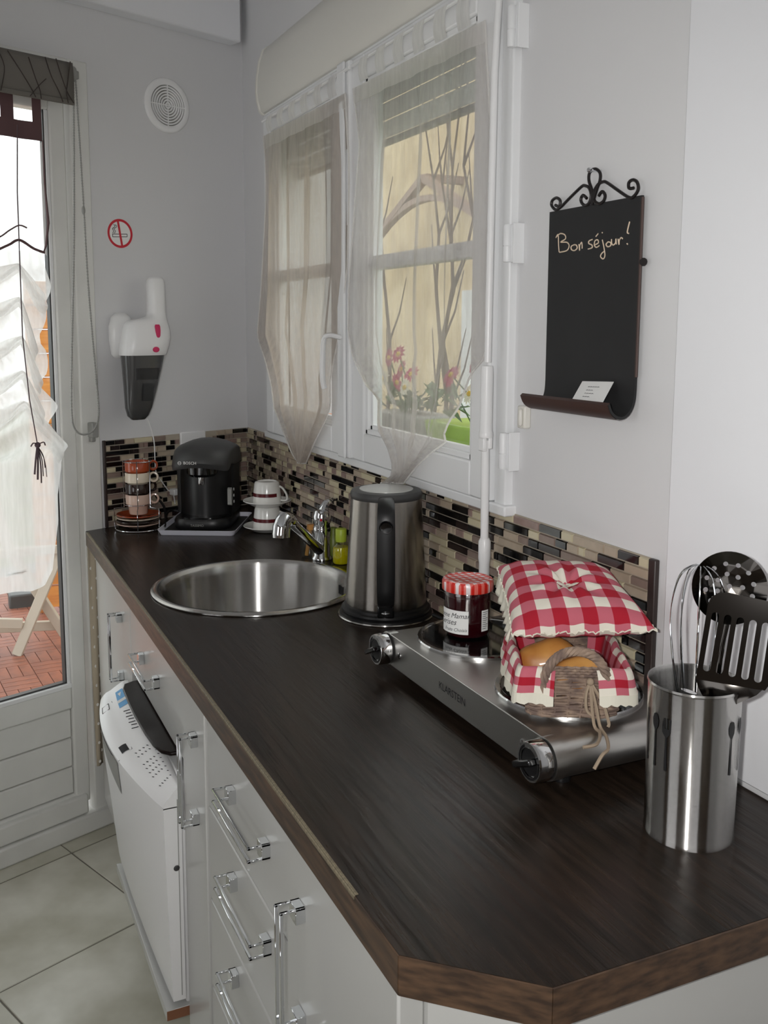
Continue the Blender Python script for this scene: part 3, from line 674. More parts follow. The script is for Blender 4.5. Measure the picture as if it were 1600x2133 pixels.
# dotted cloth strip hanging between door frame and kitchen unit
dt = thing('dotted_cloth', 'taupe cloth with white dots hanging between door frame and kitchen unit', 'cloth', fw(.58, .02, .86))
def strip(u, v): return (lerp(.548, .597, u), .02 + .006 * math.sin(u * 9 + v * 3), lerp(.2, .865, v))
obj('cloth', G(MW).grid(strip, 10, 30), 'taupe_cloth', dt, ang=180, solid=.002)
g = G()
for k in range(23):
    for u in ((.2, .62) if k % 2 else (.42, .85)):
        a, o, z = strip(u, (k + .5) / 23); c = fw(a, o + .0022, z); g.add([c + MW.to_3x3() @ V((.0042 * math.cos(t * PI / 4), 0, .0048 * math.sin(t * PI / 4))) for t in range(8)], [list(range(8))])
obj('dots', g, 'dot_white', dt, ang=0, kind='stuff')

# ================================================================ KITCHEN UNITS
SK = (-.283, -.984, .2333)                           # sink centre and rim radius
def worktop_slab(poly, z0, z1, hole):
    bm = bmesh.new()
    def loop(pts, z): vs = [bm.verts.new((x, y, z)) for x, y in pts]; return vs, [bm.edges.new((vs[i], vs[(i + 1) % len(vs)])) for i in range(len(vs))]
    for z in (z0, z1):
        a, ea = loop(poly, z); b, eb = loop(hole, z); bmesh.ops.triangle_fill(bm, edges=ea + eb, use_beauty=True)
        if z == z0: A, B = a, b
    bm.verts.ensure_lookup_table()
    for lo, hi in ((A, a), (B, b)):
        for i in range(len(lo)): bm.faces.new((lo[i], lo[(i + 1) % len(lo)], hi[(i + 1) % len(lo)], hi[i]))
    bm.verts.index_update(); g = G(); g.add([v.co.copy() for v in bm.verts], [[v.index for v in f.verts] for f in bm.faces]); bm.free(); return g
WP = [(-.5499, -.2205), (-.5499, -2.263), (-.4452, -2.3594), (-.006, -2.366), (-.006, -1.992), (-.0005, -1.988), (-.0005, -.0025)]
wt = thing('worktop', 'dark brown stained wooden worktop with a clipped corner', 'worktop', (-.28, -1.2, .858))
hole = [(SK[0] + .221 * math.cos(2 * PI * k / 48), SK[1] + .221 * math.sin(2 * PI * k / 48)) for k in range(48)]
obj('slab', worktop_slab(WP, .858, .9, hole), 'worktop_wood', wt)
for (x0, y0), (x1, y1) in ((WP[0], WP[1]), (WP[1], WP[2]), (WP[2], WP[3])):
    d = V((x1 - x0, y1 - y0, 0)).normalized(); n = V((d.y, -d.x, 0))
    obj('edge_band', G().prism([(0, .8585), (0, .8992), (.0012, .8985), (.0012, .859)], lambda a, z: V((x0, y0, z)) - n * -a * (1 if n.x < 0 or n.y < 0 else -1), lambda a, z: V((x1, y1, z)) - n * -a * (1 if n.x < 0 or n.y < 0 else -1)), 'edge_wood', wt)
obj('worn_edge', G().prism([(-.5514, .8955), (-.5514, .8988), (-.5488, .9006), (-.5462, .9004)], lambda x, z: (x, -.24, z), lambda x, z: (x, -2.16, z)), 'worn_edge', wt, label='pale worn strip along the front edge')

def handle(parent, c, L, axis, x):
    """two slim chrome rails on square end brackets; c = (y, z) of the centre, x = face it sits on"""
    g = G(); y, z = c; w = .0095
    def bx(xa, xb, s0, s1, t0, t1):        # s along the handle, t across it
        if axis == 'z': g.box(xa, xb, y + t0, y + t1, z + s0, z + s1)
        else: g.box(xa, xb, y + s0, y + s1, z + t0, z + t1)
    for s in (-1, 1):
        t = s * w; bx(x - .033, x - .0285, -L / 2, L / 2, t - .002, t + .002)
        for e in (-1, 1): bx(x - .033, x, e * L / 2 - (.0035 if e > 0 else 0), e * L / 2 + (.0035 if e < 0 else 0), t - .002, t + .002)
    for e in (-1, 1):
        bx(x - .013, x, e * (L / 2 - .0105) - .0105, e * (L / 2 - .0105) + .0105, -w - .002, w + .002)
    obj('handle', g, 'chrome', parent, bevel=.0008, seg=1, label='chrome double rail handle')
def carcass(root, y0, y1, lo=.7):
    for yy, h in ((y0, lo if y0 == -.77 else .857), (y1 - .016, .857)): obj('side_panel', G().box(-.51, -.03, yy, yy + .016, .1, h), 'white_lacquer', root)
    obj('bottom_panel', G().box(-.51, -.03, y0 + .016, y1 - .016, .1, .116), 'white_lacquer', root); obj('plinth', G().box(-.47, -.455, y0, y1, 0, .1), 'white_lacquer', root)
u = thing('base_cabinet', 'white lacquered base unit with tall door under the far end of the worktop', 'cabinet', (-.3, -.51, 0))
carcass(u, -.77, -.262)
dr = obj('door', G().box(-.53, -.512, -.774, -.25, .104, .853), 'white_lacquer', u, bevel=.0025); handle(dr, (-.655, .692), .17, 'z', -.53)
u = thing('base_cabinet', 'white base unit with one drawer above the built-in dishwasher', 'cabinet', (-.3, -1.05, 0))
obj('side_panel', G().box(-.51, -.1, -1.3165, -1.3125, .0, .857), 'white_lacquer', u)
dr = obj('drawer', G().box(-.53, -.512, -1.311, -.778, .672, .853), 'white_lacquer', u, bevel=.0025); handle(dr, (-1.012, .752), .178, 'y', -.53)
sf = obj('shelf', G().prism([(-.577, -1.311), (-.1, -1.311), (-.1, -.78), (-.533, -.78), (-.533, -.752), (-.577, -.752)], lambda a, b: (a, b, .158), lambda a, b: (a, b, .178)), 'white_lacquer', u, bevel=.001, label='white shelf board carrying the dishwasher')
obj('raw_edge', G().box(-.5765, -.4, -1.3125, -1.311, .1585, .1775), 'raw_chipboard', sf, label='brown raw chipboard edge')
u = thing('base_cabinet', 'narrow white pull-out unit between dishwasher and drawers', 'cabinet', (-.3, -1.395, 0))
carcass(u, -1.473, -1.317)
dr = obj('door', G().box(-.534, -.512, -1.476, -1.314, .104, .851), 'white_lacquer', u, bevel=.0025); handle(dr, (-1.422, .692), .165, 'z', -.534)
u = thing('drawer_unit', 'white base unit with stacked drawers and chrome rail handles', 'cabinet', (-.3, -1.7, 0))
carcass(u, -1.912, -1.48)
for z0, z1, hz in ((.672, .853, .764), (.502, .668, .62), (.336, .498, .457), (.104, .332, .25)):
    dr = obj('drawer', G().box(-.53, -.512, -1.914, -1.479, z0, z1), 'white_lacquer', u, bevel=.0025); handle(dr, (-1.726, hz), .188, 'y', -.53)
u = thing('base_cabinet', 'white base unit with door at the near end under the clipped corner', 'cabinet', (-.3, -2.1, 0))
carcass(u, -2.235, -1.917)
dr = obj('door', G().box(-.541, -.512, -2.243, -1.918, .104, .848), 'white_lacquer', u, bevel=.003); handle(dr, (-1.976, .7), .165, 'z', -.541)
obj('end_panel', G().prism([(-.512, -2.237), (-.512, -2.25), (-.437, -2.335), (-.012, -2.345), (-.012, -2.237)], lambda a, b: (a, b, .0), lambda a, b: (a, b, .857)), 'white_lacquer', u)

# dishwasher with bowed front, standing on the shelf
dw = thing('dishwasher', 'compact white dishwasher with bowed front and controls along its top', 'dishwasher', (-.35, -1.03, .178))
Y0, Y1 = -.765, -1.306
def dwx(t, z):
    """front surface: t from far (0) to near (1)"""
    x = lerp(-.602, -.572, t) - .038 * 4 * t * (1 - t)
    k = max(0, min(1, (.63 - t) / .08)) * max(0, min(1, t / .06)); zz = (z - .52) / .075
    if k > 0 and 0 < zz: x += .002 * k * min(1, zz * 1.6) * (1 if z < .598 else 0)
    sh_ = max(0, min(1, (z - .19) / .40)) ** .75
    return lerp(lerp(-.568, -.562, t) - .004 * 4 * t * (1 - t), x, sh_)
def ztop(t): return .606 - .02 * t ** 4
zs = [.19, .21, .25, .3, .36, .42, .47, .5, .515, .53, .545, .56, .575, .588, .597, .6, .606]
g = G(); NT = 40
g.grid(lambda u, v: (dwx(u, zs[round(v * (len(zs) - 1))]), lerp(Y0, Y1, u), zs[round(v * (len(zs) - 1))] - (.606 - ztop(u)) * v ** 6), NT, len(zs) - 1)
dd = obj('door', g, 'white_plastic', dw, ang=50)
# sides of the door, rim and control panel
for t, yy in ((0, Y0), (1, Y1)):
    n = len(zs); zz = [min(z, ztop(t)) for z in zs]
    obj('door_side', G().add([(dwx(t, z), yy, z) for z in zz] + [(-.538, yy, z) for z in zz], [(i, i + 1, n + i + 1, n + i) for i in range(n - 1)]), 'white_plastic', dd)
def top(t, s): 
    x0 = dwx(t, .606); x = lerp(x0, -.538, s); return (x, lerp(Y0, Y1, t), ztop(t) + .05 * min(1, s * 1.15) * (1 - .25 * s) + .004 * math.sin(PI * min(1, s * 3)))
obj('control_panel', G().grid(lambda u, v: top(u, v), NT, 10), 'white_plastic', dw, ang=60)
obj('end_cap', G().add([top(1, k / 8) for k in range(9)] + [(-.538, Y1, ztop(1) - .002), (dwx(1, .58), Y1, ztop(1) - .002)], [list(range(11))]), 'white_plastic', dw)
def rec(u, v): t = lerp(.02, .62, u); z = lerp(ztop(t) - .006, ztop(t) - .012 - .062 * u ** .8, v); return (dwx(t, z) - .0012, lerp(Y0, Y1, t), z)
obj('grey_wedge', G().grid(rec, 24, 8), 'grey_plastic', dw, label='grey wedge-shaped patch along the upper edge of the door')  # grey wedge-shaped patch laid on the front of the door
obj('body', G().box(-.537, -.12, Y1 + .003, Y0 - .017, .1785, .632), 'white_plastic', dw, bevel=.004)
def on_top(t, s, h=.0006): p = top(t, s); return V((p[0], p[1], p[2] + h))
def patch(t0, t1, s0, s1, h=.0007): return G().grid(lambda u, v: on_top(lerp(t0, t1, u), lerp(s0, s1, v), h), 6, 4)
st = obj('sticker', patch(.07, .25, .5, .72), 'sky_blue', dw, ang=0, label='blue and white energy sticker')
obj('sticker_print', G().add([on_top(*p, .0012) for p in ((.1, .55), (.1, .66), (.14, .6), (.17, .5), (.17, .72), (.2, .5), (.2, .72))], [(0, 1, 2), (3, 4, 6, 5)]), 'paper', st, ang=0)
obj('display', patch(.56, .615, .12, .3), 'ink', dw, ang=0, label='small dark display')
g = G()
def stroke(t0, s0, t1, s1, wd=.0007): g.tube([on_top(t0, s0, .0005), on_top(t1, s1, .0005)], wd, 4)
stroke(.13, .36, .62, .36, .0006); stroke(.62, .36, .63, .0, .0006); stroke(.14, .08, .14, .26); stroke(.14, .08, .2, .08); stroke(.2, .08, .2, .26); stroke(.14, .26, .2, .26)
for k in range(9):
    t = .66 + k * .032
    for s in (.36, .46, .56, .66): 
        if (k * 7 + int(s * 100)) % 5: stroke(t, s, t + .008, s + .03, .0009)
    stroke(t, .78, t + .006, .82, .0007)
for k in range(7):
    t = .3 + k * .03; stroke(t, .56 + .03 * (k % 2), t + .016, .7, .0011)
obj('printing', g, 'ink', dw, ang=0, kind='stuff')
obj('hole', G().ball((-.5495, Y1 - .0005, .463), .006, 10, 6, (1, .3, 1)), 'dark_grey', dw)
obj('seal_gap', G().box(-.546, -.5445, Y1 - .0008, Y1 + .001, .2, .6), 'grey_plastic', dw)
tb = obj('serving_tray', G().prism([(.006, 0), (.028, -.012), (.036, -.04), (.039, -.12), (.040, -.2), (.038, -.3), (.034, -.36), (.026, -.395), (.012, -.412), (-.05, -.42), (-.2, -.42), (-.2, 0)], lambda a, b: (-.532 - a, -.838 + b, .6605), lambda a, b: (-.532 - a * 1.04, -.838 + b, .6685)), 'tray_brown', bevel=.003)
tag(tb, 'dark brown rounded tray lying on the dishwasher under the drawer', 'tray')

# ---------------------------------------------------------------- sink, mixer tap
sk = thing('sink', 'round stainless steel sink bowl set into the worktop', 'sink', (SK[0], SK[1], .75))
c = (SK[0], SK[1], 0); R = SK[2]
obj('rim', G().lathe([(R - .013, .897), (R - .004, .9005), (R, .9012), (R + .0005, .9035), (R - .004, .9068), (R - .014, .9075), (R - .02, .904), (R - .024, .899)], c, 96), 'steel', sk)
obj('bowl', G().lathe([(R - .024, .899), (R - .027, .893), (R - .028, .88), (R - .031, .76), (R - .045, .738), (R - .07, .732), (.05, .728), (.046, .722), (0, .722)], c, 96), 'steel', sk, ang=60)
obj('drain', G().lathe([(0, .724), (.02, .724), (.024, .7265), (.042, .7275), (.044, .7245)], c, 32), 'chrome', sk)
ov = G()
for k in range(3): ov.box(SK[0] + .2025, SK[0] + .2045, SK[1] - .012 + k * .009, SK[1] - .008 + k * .009, .858, .878)
obj('overflow_slots', ov, 'black_matt', sk)
fa = thing('mixer_tap', 'chrome single lever mixer tap with long spout over the sink', 'tap', (-.058, -.815, .9))
B = V((-.058, -.81, .9))
obj('body', G().lathe([(0, 0), (.026, 0), (.0265, .006), (.0215, .012), (.0205, .05), (.0225, .07), (.0225, .082), (.0205, .09), (.0222, .094), (.0225, .112), (.018, .126), (.0, .13)], tuple(B), 28), 'chrome', fa, ang=50)
obj('lever', G().tube(spline([B + V((.0, 0, .118)), B + V((.012, .004, .14)), B + V((.03, .01, .148)), B + V((.045, .016, .149))], 5), [.016] * 4 + [.012] * 5 + [.009] * 6 + [.006], 10, flat=.6), 'chrome', fa)
obj('marker', G().ball(B + V((-.0095, -.0195, .105)), .0035, 8, 6), 'sign_red', fa)
S0, S1 = B + V((-.01, -.008, .028)), V((-.178, -.908, 1.028))
obj('spout', G().tube([S0, S0.lerp(S1, .3), S0.lerp(S1, .7), S1], [.0145, .0125, .0125, .0135], 14), 'chrome', fa)
obj('spray_head', G().tube(spline([S1 + V((.012, .008, -.008)), S1 + V((-.008, -.006, .006)), S1 + V((-.021, -.014, .0)), S1 + V((-.026, -.017, -.022)), S1 + V((-.027, -.018, -.034))], 5), [.0135] * 3 + [.016] * 4 + [.0195] * 5 + [.021] * 5 + [.021] * 4, 18), 'chrome', fa)
gt = thing('tumbler', 'clear glass tumbler holding a brush beside the tap', 'tumbler', (-.078, -.775, .9))
obj('glass', G().lathe([(0, .002), (.019, .002), (.0215, .01), (.0245, .074), (.0258, .074), (.0225, .006), (.019, .0), (0, 0)], (-.078, -.775, .9), 28), 'clear_glass', gt)
obj('brush', G().tube([(-.085, -.772, .905), (-.076, -.778, .975)], .005, 8).box(-.083, -.068, -.785, -.771, .972, .985), 'bread', gt)
bt = thing('soap_bottle', 'small bottle of yellow washing up liquid beside the tap', 'bottle', (-.03, -.868, .9))
bc = (-.03, -.868, .9)
obj('liquid', G().lathe([(0, .002), (.0185, .002), (.0205, .006), (.0205, .036), (.0185, .043), (0, .043)], bc, 24), 'lime_liquid', bt)
obj('bottle', G().lathe([(0, 0), (.019, 0), (.0215, .005), (.0215, .038), (.019, .046), (.0125, .053), (.0125, .06)], bc, 24), 'clear_plastic', bt)
obj('cap', G().lathe([(0, .088), (.0125, .088), (.0138, .086), (.0138, .06), (.013, .056), (0, .056)], bc, 24), 'lime_cap', bt)
bt2 = obj('green_bottle', G().lathe([(0, 0), (.015, 0), (.016, .004), (.016, .05), (.009, .06), (.009, .075), (0, .075)], (-.019, -.79, .9), 18), 'olive_plastic'); tag(bt2, 'slim green bottle half hidden behind the tap', 'bottle')

# ---------------------------------------------------------------- kettle
kt = thing('kettle', 'tall brushed steel electric kettle with black handle on a black base', 'kettle', (-.104, -1.285, .9))
kc = (-.104, -1.285, 0)
kb = obj('base', G().lathe([(0, .9005), (.094, .9005), (.095, .903), (.0945, .907), (.089, .909), (.091, .912), (.0905, .916), (.086, .918), (.0855, .923), (.08, .926), (0, .926)], kc, 56), 'black_plastic', kt, bevel=0)
obj('base_plate', G().lathe([(0, .9), (.097, .9), (.0985, .9015), (.097, .9035), (.09, .9035)], kc, 56), 'steel', kb)
obj('body', G().lathe([(.0805, .924), (.0825, .928), (.082, .945), (.0715, 1.138), (.0705, 1.142), (0, 1.142)], kc, 72), 'dark_steel', kt)
obj('lid_ring', G().lathe([(.0705, 1.14), (.0725, 1.143), (.0725, 1.15), (.0695, 1.156), (.061, 1.158), (.054, 1.1575)], kc, 64), 'dark_grey', kt)
obj('lid', G().lathe([(.0545, 1.156), (.054, 1.1585), (.02, 1.1615), (0, 1.1618)], kc, 48), 'lid_glass', kt)
hd = (V((CAM.x - kc[0], CAM.y - kc[1], 0))).normalized(); hs = V((-hd.y, hd.x, 0)); K = V((kc[0], kc[1], 0))
def kp(o, s, z): return K + hd * o + hs * s + V((0, 0, z))
path = [(.066, 1.146), (.09, 1.144), (.112, 1.132), (.121, 1.105), (.122, 1.06), (.12, 1.0), (.117, .968), (.109, .952), (.084, .947)]
sp = spline([V((a, b, 0)) for a, b in path], 5); g = G(); n = len(sp)
ring = []
for i, p in enumerate(sp):
    d = (sp[min(i + 1, n - 1)] - sp[max(i - 1, 0)]).normalized(); nn = V((-d.y, d.x, 0)) * .0075; wd = .0145 + .003 * math.sin(PI * i / n)
    ring += [kp(p.x + nn.x * a, s * wd, p.y + nn.y * a) for a, s in ((-1, -.8), (-1, .8), (-.4, 1), (.6, 1), (1, .6), (1, -.6), (.6, -1), (-.4, -1))]
g.add(ring, [(i * 8 + k, i * 8 + (k + 1) % 8, i * 8 + 8 + (k + 1) % 8, i * 8 + 8 + k) for i in range(n - 1) for k in range(8)] + [tuple(range(8)), tuple(range((n - 1) * 8, n * 8))])
hh = obj('handle', g, 'black_plastic', kt)
T = Mx.Translation(kp(.1215, 0, 1.104)) @ hd.to_track_quat('Z', 'Y').to_matrix().to_4x4()
obj('lid_button', G(T).lathe([(0, .0085), (.0095, .008), (.0105, .0065), (.0125, .0085), (.0135, .006), (.0135, -.004)], (0, 0, 0), 24), 'black_gloss', hh)
T = Mx.Translation(kp(.0935, 0, .9305)) @ hd.to_track_quat('Z', 'Y').to_matrix().to_4x4()
obj('switch_plate', G(T).box(-.0165, .0165, -.012, .014, -.01, .008), 'black_gloss', kt, bevel=.003)
obj('switch', G(T).ball((0, -.001, .009), .0085, 12, 7, (1, .35, .5)), 'chrome', kt)
obj('spout', G().tube([K - hd * .066 + V((0, 0, 1.09)), K - hd * .077 + V((0, 0, 1.12)), K - hd * .079 + V((0, 0, 1.126))], [.018, .012, .009], 10), 'dark_steel', kt)
cb = obj('power_cord', G().tube(spline([(-.04, -1.37, .912), (-.026, -1.4, .908), (-.022, -1.43, .918), (-.03, -1.45, .935), (-.035, -1.42, .945), (-.026, -1.4, .93), (-.02, -1.385, .907)], 8), .004, 7), 'black_plastic'); attach(cb, kt)

# ---------------------------------------------------------------- portable hob
hb = thing('double_hob', 'stainless steel double hob plate standing on the worktop', 'hob', (-.13, -1.81, .9))
HX0, HX1, HY0, HY1, HZ0, HZ1 = -.246, -.008, -1.595, -2.055, .917, .97
rr = (HZ1 - HZ0) / 2; zc = (HZ0 + HZ1) / 2
pf = [(HY1 - rr * math.sin(PI * k / 12), zc + rr * math.cos(PI * k / 12)) for k in range(13)] + [(HY0 + rr * math.sin(PI * k / 12), zc - rr * math.cos(PI * k / 12)) for k in range(13)]
obj('housing', G().prism(pf, lambda y, z: (HX0, y, z), lambda y, z: (HX1, y, z)), 'steel_flat', hb, bevel=.0012)
def ypatch(s): return s
for yy in (HY0 + .0, HY1 + .0):
    T = Mx.Translation((HX0, yy, zc)) @ Mx.Rotation(-PI / 2, 4, 'Y')
    obj('collar', G(T).lathe([(rr + .0012, -.016), (rr + .0012, -.0), (rr * .86, .001), (rr * .86, .003)], (0, 0, 0), 40), 'steel_flat', hb)
    obj('shadow_ring', G(T).lathe([(0, .0035), (rr * .9, .0035), (rr * .9, .0), (0, 0)], (0, 0, 0), 32), 'black_matt', hb)
    kn = obj('knob', G(T).lathe([(rr * .98, .0035), (rr * .99, .006), (rr * .97, .021), (rr * .93, .0235), (rr * .7, .0235), (rr * .66, .021), (rr * .62, .0215), (0, .0215)], (0, 0, 0), 40), 'polished_steel', hb)
    obj('dial', G(T).lathe([(0, .0222), (rr * .64, .0222), (rr * .64, .021)], (0, 0, 0), 32), 'black_plastic', kn)
    obj('scale_ring', G(T).lathe([(rr * .72, .0237), (rr * .84, .0239)], (0, 0, 0), 32, .5, 5.0), 'black_plastic', kn)
    a = math.radians(20); T2 = T @ Mx.Rotation(math.radians(25), 4, 'Z')
    obj('grip', G(T2).box(-.0045, .0045, -rr * .62, rr * .95, .0215, .034), 'black_gloss', kn, bevel=.002)
for px, py, nm in ((-.122, -1.688, 1), (-.125, -1.935, 2)):
    rg = obj('hotplate_ring', G().lathe([(.104, HZ1 - .001), (.104, HZ1 + .004), (.1025, HZ1 + .006), (.096, HZ1 + .006), (.0945, HZ1 + .0045)], (px, py, 0), 72), 'polished_steel', hb)
    obj('hotplate', G().lathe([(0, HZ1 + .005), (.0945, HZ1 + .005), (.0955, HZ1 + .001)], (px, py, 0), 72), 'black_gloss', hb)
for x in (-.205, -.04):
    for y in (-1.62, -2.035): obj('foot', G().lathe([(0, .9), (.012, .9), (.0125, .903), (.0105, .918), (0, .918)], (x, y, 0), 16), 'black_plastic', hb)
obj('lettering', G().text('KLARSTEIN', .0165, lambda x, y: (HX0 - .0004, -1.817 - x, .9425 + y), sx=.98), 'ink', hb, ang=0)
for y in (-1.64, -2.005):
    T = Mx.Translation((HX0, y, .944)) @ Mx.Rotation(-PI / 2, 4, 'Y')
    obj('screw', G(T).lathe([(.0052, 0), (.005, .0012), (.0, .0018)], (0, 0, 0), 16), 'polished_steel', hb)

# ---------------------------------------------------------------- jam jar
JZ = HZ1 + .0055; jc = (-.135, -1.668, JZ)
jr = thing('jam_jar', 'jar of dark red jam with a red gingham lid on the rear hotplate', 'jar', jc)
obj('jam', G().lathe([(0, .003), (.034, .003), (.037, .008), (.0375, .03), (.0375, .073), (.036, .077), (0, .077)], jc, 10 * 4), 'jam', jr)
obj('glass', G().lathe([(0, 0), (.035, 0), (.039, .006), (.0395, .03), (.0392, .06), (.0405, .068), (.0405, .074), (.038, .079), (.038, .085)], jc, 40), 'clear_glass', jr)
obj('lid', G().lathe([(.0418, .077), (.0425, .078), (.0425, .091), (.0405, .0945), (.036, .0952), (.034, .094), (0, .094)], jc, 48), 'lid_gingham', jr)
fd = math.atan2(CAM.y - jc[1], CAM.x - jc[0])
def onjar(th, z, r=.0399): return V((jc[0] + r * math.cos(fd + th), jc[1] + r * math.sin(fd + th), jc[2] + z))
lb = obj('label', G().grid(lambda u, v: onjar(lerp(-1.35, .05, u), lerp(.010, .049, v)), 16, 2), 'paper', jr, ang=60, label='white handwritten style front label')
g = G()
for txt, sz, th, z in (('Bonne Maman', .0118, -.72, .0395), ('Cerises', .0135, -.98, .028), ('Fruits Choisis', .0078, -.55, .0165)):
    g.text(txt, sz, lambda x, y: onjar(th + x / .0402, z + y + x * .04, .0402), shear=.35)
obj('lettering', g, 'ink', lb, ang=0)
obj('label', G().grid(lambda u, v: onjar(lerp(.62, 1.0, u), lerp(.014, .049, v)), 6, 2), 'paper', jr, ang=60, label='small white back label')
g = G()
for k in range(9): g.grid(lambda u, v: onjar(lerp(.66, .66 + .2 + .1 * ((k * 37) % 3) / 2, u), .018 + k * .0034 + v * .0009, .0401), 3, 1)
obj('small_print', g, 'ink', jr, ang=0, kind='stuff')

# ---------------------------------------------------------------- bread basket, rolls, gingham cushion
E1, E2 = V((.885, -.465, 0)), V((.465, .885, 0)); BF = V((-.186, -2.03, HZ1 + .007))
bk = thing('bread_basket', 'small wicker basket lined with red gingham cloth on the front hotplate', 'basket', BF)
def bp(x, y, z): return BF + E1 * x + E2 * y + V((0, 0, z))
def brim(k, t):
    """basket outline at height share k, t round the perimeter from front left anticlockwise"""
    hw = lerp(.057, .070, k); y0 = lerp(0, -.010, k); y1 = lerp(.15, .168, k); rad = .014
    pts = []
    for cx, cy, a0 in ((hw - rad, y0 + rad, -PI / 2), (hw - rad, y1 - rad, 0), (-hw + rad, y1 - rad, PI / 2), (-hw + rad, y0 + rad, PI)):
        pts += [(cx + rad * math.cos(a0 + j * PI / 8), cy + rad * math.sin(a0 + j * PI / 8)) for j in range(5)]
    return poly_at(pts + [pts[0]], t)
NW = 15; BH = .054
g = G()
for r in range(NW):
    k = r / (NW - 1); z = .003 + k * BH
    pts = []
    for i in range(90):
        x, y = brim(k, i / 90); n = .0012 * (1 if (i // 3 + r) % 2 else -1); c_ = V((x, y - .075, 0)).normalized()
        pts.append(bp(x + c_.x * n, y + c_.y * n, z + .0008 * math.sin(i * .7 + r)))
    g.tube(pts, .0021, 5, closed=True)
for r in range(4):                                     # raised middle of the front rim
    z = .003 + BH + .0038 * (r + 1); hw = .042
    g.tube([bp(-hw + 2 * hw * i / 16, -.0105 - .0006 * r + .0012 * (1 if (i + r) % 2 else -1), z) for i in range(17)], .0021, 5)
obj('weave', g, 'wicker', bk, kind='stuff')
g = G()
for i in range(30):
    t = i / 30; a, b = brim(0, t), brim(1, t); g.tube([bp(a[0] * .97, a[1], .001), bp(b[0] * .98, b[1], .004 + BH)], .0017, 5)
g.prism([brim(0, i / 24) for i in range(24)], lambda a, b: bp(a * .96, .004 + b * .96, .001), lambda a, b: bp(a * .96, .004 + b * .96, .006))
obj('stakes', g, 'wicker', bk, kind='stuff')
def twist(cx, cy, zb, hw, h):
    g = G(); m = 40
    for s in range(4):
        pts = []
        for i in range(m + 1):
            a = PI * i / m; p = bp(cx - hw * math.cos(a), cy - .004 * math.sin(a), zb + h * math.sin(a) ** .8)
            q = 2 * PI * (i / m * 5 + s / 4); r = .0034; nrm_ = E1 * -math.cos(a) + V((0, 0, math.sin(a)))
            pts.append(p + nrm_ * (r * math.cos(q)) + E2 * (r * math.sin(q)))
        g.tube(pts, .0034, 6)
    return g
obj('handle', twist(0, -.013, .04, .041, .056), 'wicker', bk, label='twisted wicker loop handle at the front')
obj('handle', twist(0, .176, .04, .04, .05), 'wicker', bk, label='twisted wicker loop handle at the back')
def liner(u, v):
    """cloth from inside, over the rim and down outside; open at the front and back handles"""
    t = lerp(.118, .382, u) if True else u
    k = lerp(.3, 1, min(1, v / .35)) if v < .35 else 1
    x, y = brim(1 if v >= .35 else k, (t) % 1); c_ = V((x, y - .075, 0)).normalized()
    if v < .35: off = -.006; z = BH * k + .004
    elif v < .55: q = (v - .35) / .2; off = -.006 + .013 * q; z = BH + .004 + .012 * math.sin(PI * q)
    else: q = (v - .55) / .45; off = .007 + .006 * q; z = BH + .004 - .03 * q
    w_ = .0028 * math.sin(u * 34) * v; return x + c_.x * (off + w_), y + c_.y * (off + w_), z + .002 * math.sin(u * 23 + 1)
# perimeter share runs: front right corner first, then right side, back, left side, front
def lin_part(t0, t1, ph, nm='liner'):
    def f(u, v):
        t = lerp(t0, t1, u)
        k = lerp(.3, 1, v / .35) if v < .35 else 1
        x, y = brim(k, t % 1); c_ = V((x, y - .075, 0)).normalized()
        if v < .35: off = -.007; z = BH * k + .006
        elif v < .55: q = (v - .35) / .2; off = -.007 + .015 * q; z = BH + .006 + .011 * math.sin(PI * q)
        else: q = (v - .55) / .45; off = .008 + .005 * q; z = BH + .006 - .021 * q
        w_ = .003 * math.sin(u * 30 + ph) * v
        return bp(x + c_.x * (off + w_), y + c_.y * (off + w_), z + .002 * math.sin(u * 21 + ph))
    gg = G().grid(f, 60, 22)
    Lp = (t1 - t0) * .6 / .036; gg.uv = {i: (uv[0] * Lp, uv[1] * 2.3 + .15) for i, uv in gg.uv.items()}
    o = obj('liner', gg, 'red_gingham', bk, ang=180, label='red and white gingham liner')
    lg = G()
    for i in range(61): 
        u = i / 60; p = V(f(u, 1)); q = p + V((0, 0, -.011 - .004 * abs(math.sin(u * 60)))) + (p - bp(0, .075, p.z - BF.z)).normalized() * .001; lg.add([p, q], [])
    lg.f = [(2 * i, 2 * i + 1, 2 * i + 3, 2 * i + 2) for i in range(60)]
    obj('lace_trim', lg, 'lace', o, ang=0, solid=.0012)
lin_part(-.05, .33, 0.)      # near right corner, right side
lin_part(.47, .868, 2.)        # left side, near left corner
g = G()
for pts in (((.018, -.0165, .056), (.020, -.02, .03), (.024, -.022, .0), (.028, -.04, -.002), (.018, -.075, -.001), (-.0, -.085, -.001)),
            ((.018, -.0165, .056), (.026, -.02, .025), (.031, -.024, .0), (.034, -.05, -.002), (.03, -.085, -.002), (.02, -.1, -.004), (.01, -.107, -.018)),
            ((.018, -.0165, .056), (.034, -.02, .03), (.042, -.022, .005), (.041, -.023, -.001)),
            ((.018, -.0165, .056), (.013, -.019, .04), (.014, -.02, .02), (.022, -.02, .012))):
    g.tube(spline([bp(*p) for p in pts], 6), .0022, 6)
g.ball(bp(.018, -.017, .056), .005, 10, 7)
obj('tie_cord', g, 'cord_fibre', bk, label='knotted string hanging from the rim')
